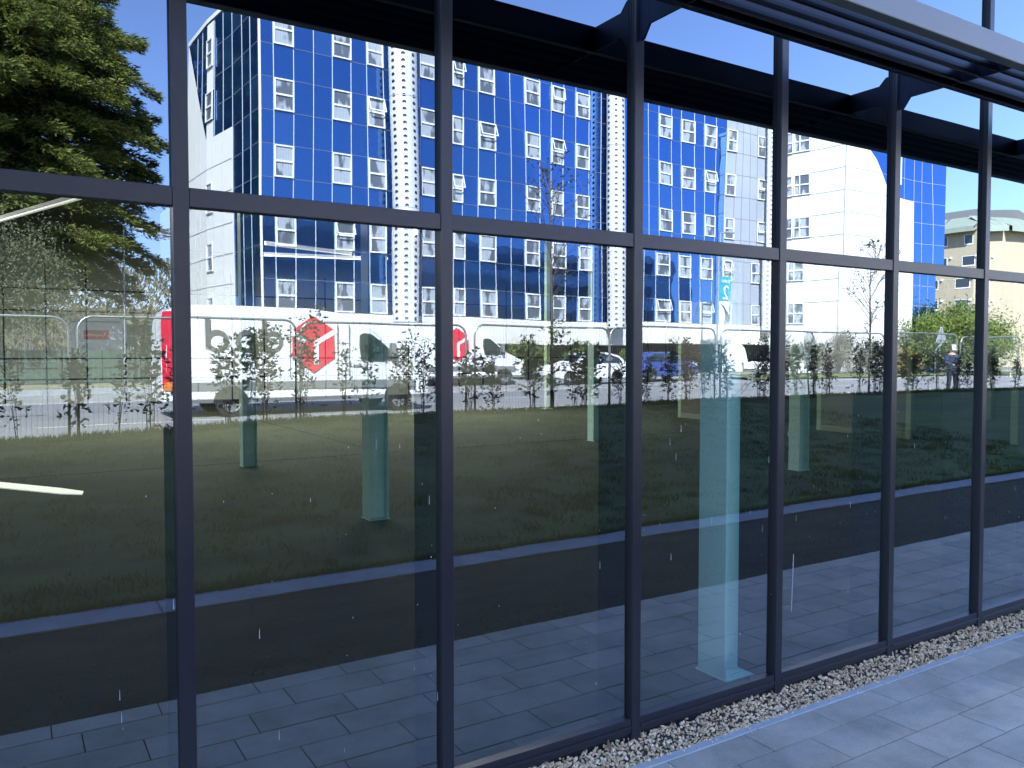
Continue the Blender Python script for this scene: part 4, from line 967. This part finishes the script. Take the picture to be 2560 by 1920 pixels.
b = MB(); b.tube([(.3, 1.6, 2.75), (.15, 1.6, 2.5), (0, 1.6, 2.6), (-.2, 1.6, 2.52), (-.4, 1.6, 2.62), (-.7, 1.6, 2.55)], .035, 5); b.build('scrawled_mark', M['plate'], nb)
gy = MB(); gy.box(5.75, 8.6, -56, -53.5, .2, 3.6); tag(gy.build('grey_container', mat('grey_green_box', (.30, .31, .24), .7)), 'plain grey green container right of the white cabin', 'container')
b = MB()
for (x0, x1, z0, z1) in ((5.6, 5.68, 1.6, 2.75), (7.9, 7.98, 1.6, 2.75), (6.6, 6.66, 1.6, 2.75), (5.6, 7.98, 2.76, 2.84)): b.box(x0, x1, -50.2, -50.1, z0-1.3 if z0 < 2 else z0, z1)
tag(b.build('goal_frame', M['frame']), 'small white frame structure peeping over the hoarding', 'frame')

# ------------------------------------------------------------------ trees
def interp(x, T):
    for (a, va), (b_, vb) in zip(T, T[1:]):
        if x <= b_: return va+(vb-va)*(x-a)/(b_-a)
    return T[-1][1]
def conifer(loc, h, rmax, label, seed=2, n_br=300, name='conifer_tree'):
    random.seed(seed); t = thing(name, label, 'tree', loc); tr = MB(); cr = MB()
    tr.tube([(0, 0, 0), (0, 0, h*.5), (0, 0, h)], [.55, .35, .05], 10); tr.build('trunk', M['bark'], t); br = MB()
    for i in range(n_br):
        f = random.uniform(.165, .985); z = h*f; prof = interp(f*h, ((0, .6), (5, .7), (8, .86), (10.8, .96), (15, 1.0), (17.5, .9), (21.3, .70), (26, .48), (31, .22), (34, .03)))
        R = rmax*min(1.02, prof)*random.uniform(.68, 1.08); a = random.uniform(0, 2*PI); up = .12+.25*f; droop = random.uniform(.10, .24)
        d = Vector((math.cos(a), math.sin(a), 0)); side = Vector((-d.y, d.x, 0)); pts = []
        for k in range(6):
            q = k/5; pts.append(Vector((0, 0, z))+d*R*q+Vector((0, 0, R*(up*q-droop*q*q*2.0)))+side*R*.06*math.sin(q*5+i))
        br.tube(pts, [.06*(1-.85*k/5)*R/5+.012 for k in range(6)], 4)
        m_ = int(95*R)
        for j in range(m_):
            q = random.betavariate(1.7, .9); k = min(4, int(q*5)); p = pts[k].lerp(pts[k+1], q*5-k)
            sp = (1.05-q)*R*.30+.18; sd_ = random.choice((-1, 1)); p = p+side*sd_*random.uniform(0, sp)+Vector((0, 0, random.gauss(0, .14)-.05))
            dd = (d*random.uniform(.3, 1)+side*sd_*random.uniform(.1, .9)+Vector((0, 0, random.uniform(-.45, .25)))).normalized()
            L = random.uniform(.25, .6); wv = random.uniform(.03, .06)
            s2 = dd.cross(Vector((random.gauss(0, .5), random.gauss(0, .5), 1))).normalized()
            cr.face([p, p+dd*L*.4+s2*wv, p+dd*L, p+dd*L*.4-s2*wv])
            if random.random() < .55:
                d3 = (dd+s2*random.choice((-.8, .8))).normalized(); cr.face([p+dd*L*.3, p+dd*L*.3+d3*L*.3+Vector((0, 0, wv*.7)), p+dd*L*.3+d3*L*.6, p+dd*L*.3+d3*L*.3-Vector((0, 0, wv*.7))])
    br.build('limbs', M['bark'], t); cr.build('crown', M['conifer'], t); return t
conifer((-.6, -48.5, .1), 34, 8.9, 'huge dark green conifer at the left, against blue sky', 2, 700)
def bush(loc, rx, ry, rz, n, mt, label, name='bush', seed=1, L=.10, W=.05, clump=.35, cat='bush', trunk=None, group=None, upright=0):
    random.seed(seed); t = thing(name, label, cat, loc, 0, group); c = MB(); st = MB()
    C = []
    for i in range(max(6, n//160)):
        v = Vector((random.gauss(0, 1), random.gauss(0, 1), random.gauss(0, 1))).normalized()*random.uniform(.35, 1)
        if v.z < -.6: v.z *= -.5
        C.append((v, random.uniform(.6, 1.3)))
    for v, s_ in C: st.tube([(0, 0, -rz*.9), (v.x*rx*.5, v.y*ry*.5, v.z*rz*.3-rz*.2), (v.x*rx*.9, v.y*ry*.9, v.z*rz*.9)], [.03*rz, .016*rz, .005*rz], 4)
    for i in range(n):
        v, s_ = random.choice(C); p = Vector((v.x*rx, v.y*ry, v.z*rz))+Vector((random.gauss(0, clump*rx*.5), random.gauss(0, clump*ry*.5), random.gauss(0, clump*rz*.5)))*s_
        if p.z < -rz: p.z = -rz+random.random()*.2
        d = Vector((random.gauss(0, 1), random.gauss(0, 1), random.gauss(0, 1)+upright)); leaf(c, p, d, L*random.uniform(.7, 1.3), W)
    st.build('stems', M[trunk or 'bark'], t); c.build('foliage' if cat != 'tree' else 'crown', M[mt], t); return t
bush((-.6, -37.5, 4.7), 3.1, 2.6, 2.9, 26000, 'olive', 'grey green half bare tree low at the left in front of the conifer', 'olive_tree', 3, .16, .05, .30, 'tree', 'barkpale')
bush((54.0, -28.0, 2.5), 4.6, 3.2, 2.4, 26000, 'bushy', 'large rounded green bush right of the white wall', 'bush', 5, .20, .09, .30)
bush((47.4, -27.6, 1.1), 1.5, .9, .9, 5000, 'yellow', 'small yellow leaved bush at the foot of the big green bush', 'bush', 6, .12, .07)
bush((21.9, -31.4, 1.55), 1.0, .8, .85, 6000, 'bushy', 'round yellow green bush before the podium, left of the pair', 'bush', 7, .12, .06, .35, 'bush', None, 'bushes along the podium')
bush((25.2, -31.6, 1.35), 1.1, .8, .75, 6000, 'bushy', 'round yellow green bush right of the pair, above the white car', 'bush', 8, .12, .06, .35, 'bush', None, 'bushes along the podium')
bush((29.0, -31.9, 1.5), .7, .6, .6, 3000, 'bushy', 'small yellow bush behind the dark bar of the third mullion', 'bush', 9, .12, .06, .35, 'bush', None, 'bushes along the podium')
for i, (x, h, lb) in enumerate(((38.0, .8, 'low grey grass clump nearest the wall lettering'), (40.2, 1.0, 'feathery pale clump left of the fifth sapling'), (42.4, 1.25, 'tallest feathery pale clump by the white corner'), (44.8, 1.0, 'feathery pale clump just right of the white corner'), (46.6, .9, 'feathery pale clump beside the yellow bush'))):
    bush((x, -28.6+.2*i, .4+h), 1.1, .7, h, 3600, 'grassy', lb, 'grass_clump', 20+i, .28, .022, .45, 'plant', 'barkpale', 'feathery clumps along the white wall', 1.2)
struct(sheet('bank', M['verge'], 33, 62, [(-26.6, .27), (-27.4, .40), (-29.5, .44)]))
# far wooded hill behind
hl = MB(); random.seed(9)
for i in range(20000):
    x = random.uniform(-30, 30); y = -95-random.uniform(0, 60); base = 3+9*math.exp(-((x-16)/26)**2)+(abs(y)-95)*.12
    z = random.uniform(.0, 1)*base; L = random.uniform(.5, 1.1); leaf(hl, Vector((x, y, z)), Vector((random.gauss(0, .6), random.gauss(0, .6), 1)), L, L*.35)
tag(hl.build('woods', M['hill']), 'far wooded hillside of bare brown trees beside the conifer', 'woods', kind='stuff')
hb = MB()
for i in range(24):
    x = -60+i*4; z = lambda x: .4+(3+9*math.exp(-((x-16)/26)**2))*.8
    hb.face([(x, -95, 0), (x+4, -95, 0), (x+4, -150, z(x+4)), (x, -150, z(x))])
struct(hb.build('hill', M['hillbase']))

# ------------------------------------------------------------------ buff brick building on the right
hot = thing('brick_building', 'buff brick building with a pale green metal roof at the right', 'building')
BP = [Vector((u*D, 2.5-D, 0)) for u, D in ((1.55, 68), (1.697, 63), (1.85, 58), (1.9656, 56), (2.35, 52.5))]; ZE = 18.2
b = MB()
for p, q in zip(BP, BP[1:]): b.face([(p.x, p.y, 0), (q.x, q.y, 0), (q.x, q.y, ZE), (p.x, p.y, ZE)])
p, q = BP[-1], BP[-1]+Vector((8, -25, 0)); b.face([(p.x, p.y, 0), (q.x, q.y, 0), (q.x, q.y, ZE), (p.x, p.y, ZE)])
b.build('wall', M['brick'], hot)
b = MB()
def outn(p, q): d = (q-p).normalized(); return Vector((-d.y, d.x, 0))
for p, q in zip(BP, BP[1:]):
    n_ = outn(p, q); a, c = p+n_*1.3, q+n_*1.3; e, g = p-n_*2.6, q-n_*2.6
    zr = 1.7
    b.face([(a.x, a.y, ZE-.1), (c.x, c.y, ZE-.1), (g.x, g.y, ZE+zr), (e.x, e.y, ZE+zr)]); b.face([(a.x, a.y, ZE-.75), (c.x, c.y, ZE-.75), (c.x, c.y, ZE-.1), (a.x, a.y, ZE-.1)]); b.face([(a.x, a.y, ZE-.75), (p.x, p.y, ZE-.3), (q.x, q.y, ZE-.3), (c.x, c.y, ZE-.75)])
    L = (c-a).length; m_ = int(L/.6)
    for i in range(m_):
        s0 = a.lerp(c, i/m_); s1 = e.lerp(g, i/m_); w_ = (c-a).normalized()*.05
        b.face([(s0.x, s0.y, ZE-.02), (s0.x+w_.x, s0.y+w_.y, ZE-.02), (s1.x+w_.x, s1.y+w_.y, ZE+zr+.08), (s1.x, s1.y, ZE+zr+.08)])
rf = b.build('roof', M['roofgreen'], hot)
b = MB(); cpt = BP[2]-outn(BP[2], BP[3])*9
P = [(-16, 0), (-16, 2.6), (-4, 3.5), (4, 3.9), (9, 3.4), (12, 1.6), (15, 0)]
dd = (BP[3]-BP[1]).normalized(); nn = outn(BP[1], BP[3])
poly = [cpt+dd*x+Vector((0, 0, ZE-.5+z)) for x, z in P]; b.prism(poly, -nn*8); b.build('upper_roof', M['roofgrey'], rf)
def bwin(seg, f, z, w, h):
    p, q = BP[seg], BP[seg+1]; c = p.lerp(q, f); d = (q-p).normalized(); n_ = outn(p, q); R = Matrix(((d.x, n_.x, 0, c.x), (d.y, n_.y, 0, c.y), (0, 0, 1, z), (0, 0, 0, 1)))
    b = MB(); b.box(-w/2-.1, w/2+.1, .0, .05, -.16, 0); b.box(-w/2-.1, -w/2, 0, .05, 0, h); b.box(w/2, w/2+.07, 0, .05, 0, h); b.box(-w/2, w/2, 0, .05, h, h+.06); o = b.build('window', M['sill'], hot); o.matrix_world = R
    g = MB(); g.face([(-w/2, .01, 0), (w/2, .01, 0), (w/2, .01, h), (-w/2, .01, h)]); g.build('pane', M['darkglass'], o)
for fl_i, z in enumerate((16.0, 13.2, 10.4, 7.6, 4.8)):
    for (sg, f, w_) in ((1, .02, 1.1), (1, .75, 1.7 if fl_i else 1.1), (2, .32, 1.3)): bwin(sg, f, z-(.0), w_, 1.15)
b = MB()
for z in (14.2, 11.4, 8.6, 5.8):
    for sg, f in ((1, .25), (1, .97), (2, .65)):
        p = BP[sg].lerp(BP[sg+1], f)+outn(BP[sg], BP[sg+1])*.1; b.box(p.x-.12, p.x+.12, p.y-.1, p.y+.1, z, z+.25)
b.build('wall_vents', M['sill'], hot)
sg = BP[3].lerp(BP[4], .33)+outn(BP[3], BP[4])*.25; b = MB(); b.box(sg.x-.5, sg.x+.5, sg.y-.2, sg.y+.2, ZE-3.3, ZE-.9); b.build('red_sign_box', M['hotelred'], hot)
for i, ch in enumerate('HOTEL'): text_mesh('sign_letter', ch, 1.9, M['plate'], hot, faceY(sg.x, sg.y+.25, ZE-4.4-1.65*i), .05)

# ------------------------------------------------------------------ person beyond the hedge
def skin_person(loc, rz):
    t = thing('person', 'person in a navy jacket, dark trousers and pale cap standing behind the hedge', 'person', loc, rz)
    def skin(name, verts, edges_, radii, m, root=0, sub=2):
        me = bpy.data.meshes.new(name); me.from_pydata(verts, edges_, []); o = bpy.data.objects.new(name, me); COL.objects.link(o); o.parent = t; me.materials.append(m)
        sk = o.modifiers.new('s', 'SKIN'); sv = me.skin_vertices[0].data
        for i, r in enumerate(radii): sv[i].radius = (r, r*.85) if not isinstance(r, tuple) else r; sv[i].use_root = (i == root)
        s2 = o.modifiers.new('u', 'SUBSURF'); s2.levels = sub; s2.render_levels = sub; sk.use_smooth_shade = True; return o
    V = [(0, 0, .95), (0, 0, 1.12), (0, 0, 1.33), (0, 0, 1.45), (0, .01, 1.53), (0, .03, 1.62), (0, .02, 1.71),
         (-.19, 0, 1.40), (-.30, .02, 1.16), (-.14, .26, 1.08), (-.06, .33, 1.12),
         (.19, 0, 1.40), (.30, .02, 1.16), (.14, .26, 1.08), (.06, .33, 1.12),
         (-.11, 0, .88), (-.14, .02, .49), (-.16, -.02, .09), (-.17, .14, .04),
         (.11, 0, .88), (.14, .02, .49), (.16, -.02, .09), (.17, .14, .04)]
    Eg = [(0, 1), (1, 2), (2, 3), (3, 4), (4, 5), (5, 6), (3, 7), (7, 8), (8, 9), (9, 10), (3, 11), (11, 12), (12, 13), (13, 14), (0, 15), (15, 16), (16, 17), (17, 18), (0, 19), (19, 20), (20, 21), (21, 22)]
    Rr = [(.16, .11), (.15, .10), (.18, .12), .10, .055, (.08, .095), (.075, .09), .075, .052, .04, .035, .075, .052, .04, .035, .09, .065, .045, .04, .09, .065, .045, .04]
    skin('body', V, Eg, Rr, M['skin'])
    J = [(0, 0, .86), (0, 0, 1.12), (0, 0, 1.33), (0, 0, 1.46), (-.20, 0, 1.40), (-.31, .02, 1.16), (-.15, .25, 1.08), (.20, 0, 1.40), (.31, .02, 1.16), (.15, .25, 1.08)]
    skin('jacket', J, [(0, 1), (1, 2), (2, 3), (3, 4), (4, 5), (5, 6), (3, 7), (7, 8), (8, 9)], [(.21, .15), (.21, .15), (.24, .16), (.12, .11), .11, .08, .06, .11, .08, .06], M['navy'])
    T_ = [(0, 0, .93), (-.11, 0, .84), (-.14, .02, .49), (-.16, -.02, .10), (.11, 0, .84), (.14, .02, .49), (.16, -.02, .10)]
    skin('trousers', T_, [(0, 1), (1, 2), (2, 3), (0, 4), (4, 5), (5, 6)], [(.17, .13), .115, .085, .07, .115, .085, .07], M['black'])
    skin('cap', [(0, .01, 1.70), (0, .01, 1.78), (0, .14, 1.72)], [(0, 1), (0, 2)], [(.10, .11), .06, (.07, .02)], M['cap'], 0, 2)
    for s in (-1, 1):
        for k in range(5):
            a = (k-2)*.02; skin('finger', [(s*.07-s*a*.3, .33, 1.11-a*.7), (s*.03, .36, 1.11-a), (-s*.01, .355, 1.105-a)], [(0, 1), (1, 2)], [.010, .009, .007], M['skin'], 0, 1)
    for s in (-1, 1):
        b = MB(); b.box(s*.03-.012, s*.03+.012, .105, .118, 1.625, 1.64); b.build('eye', M['black'], t)
    b = MB(); b.box(-.012, .012, .10, .14, 1.58, 1.615); b.build('nose', M['skin'], t, bevel=.005)
    return t
skin_person((28.9, -13.85, .13), .35)
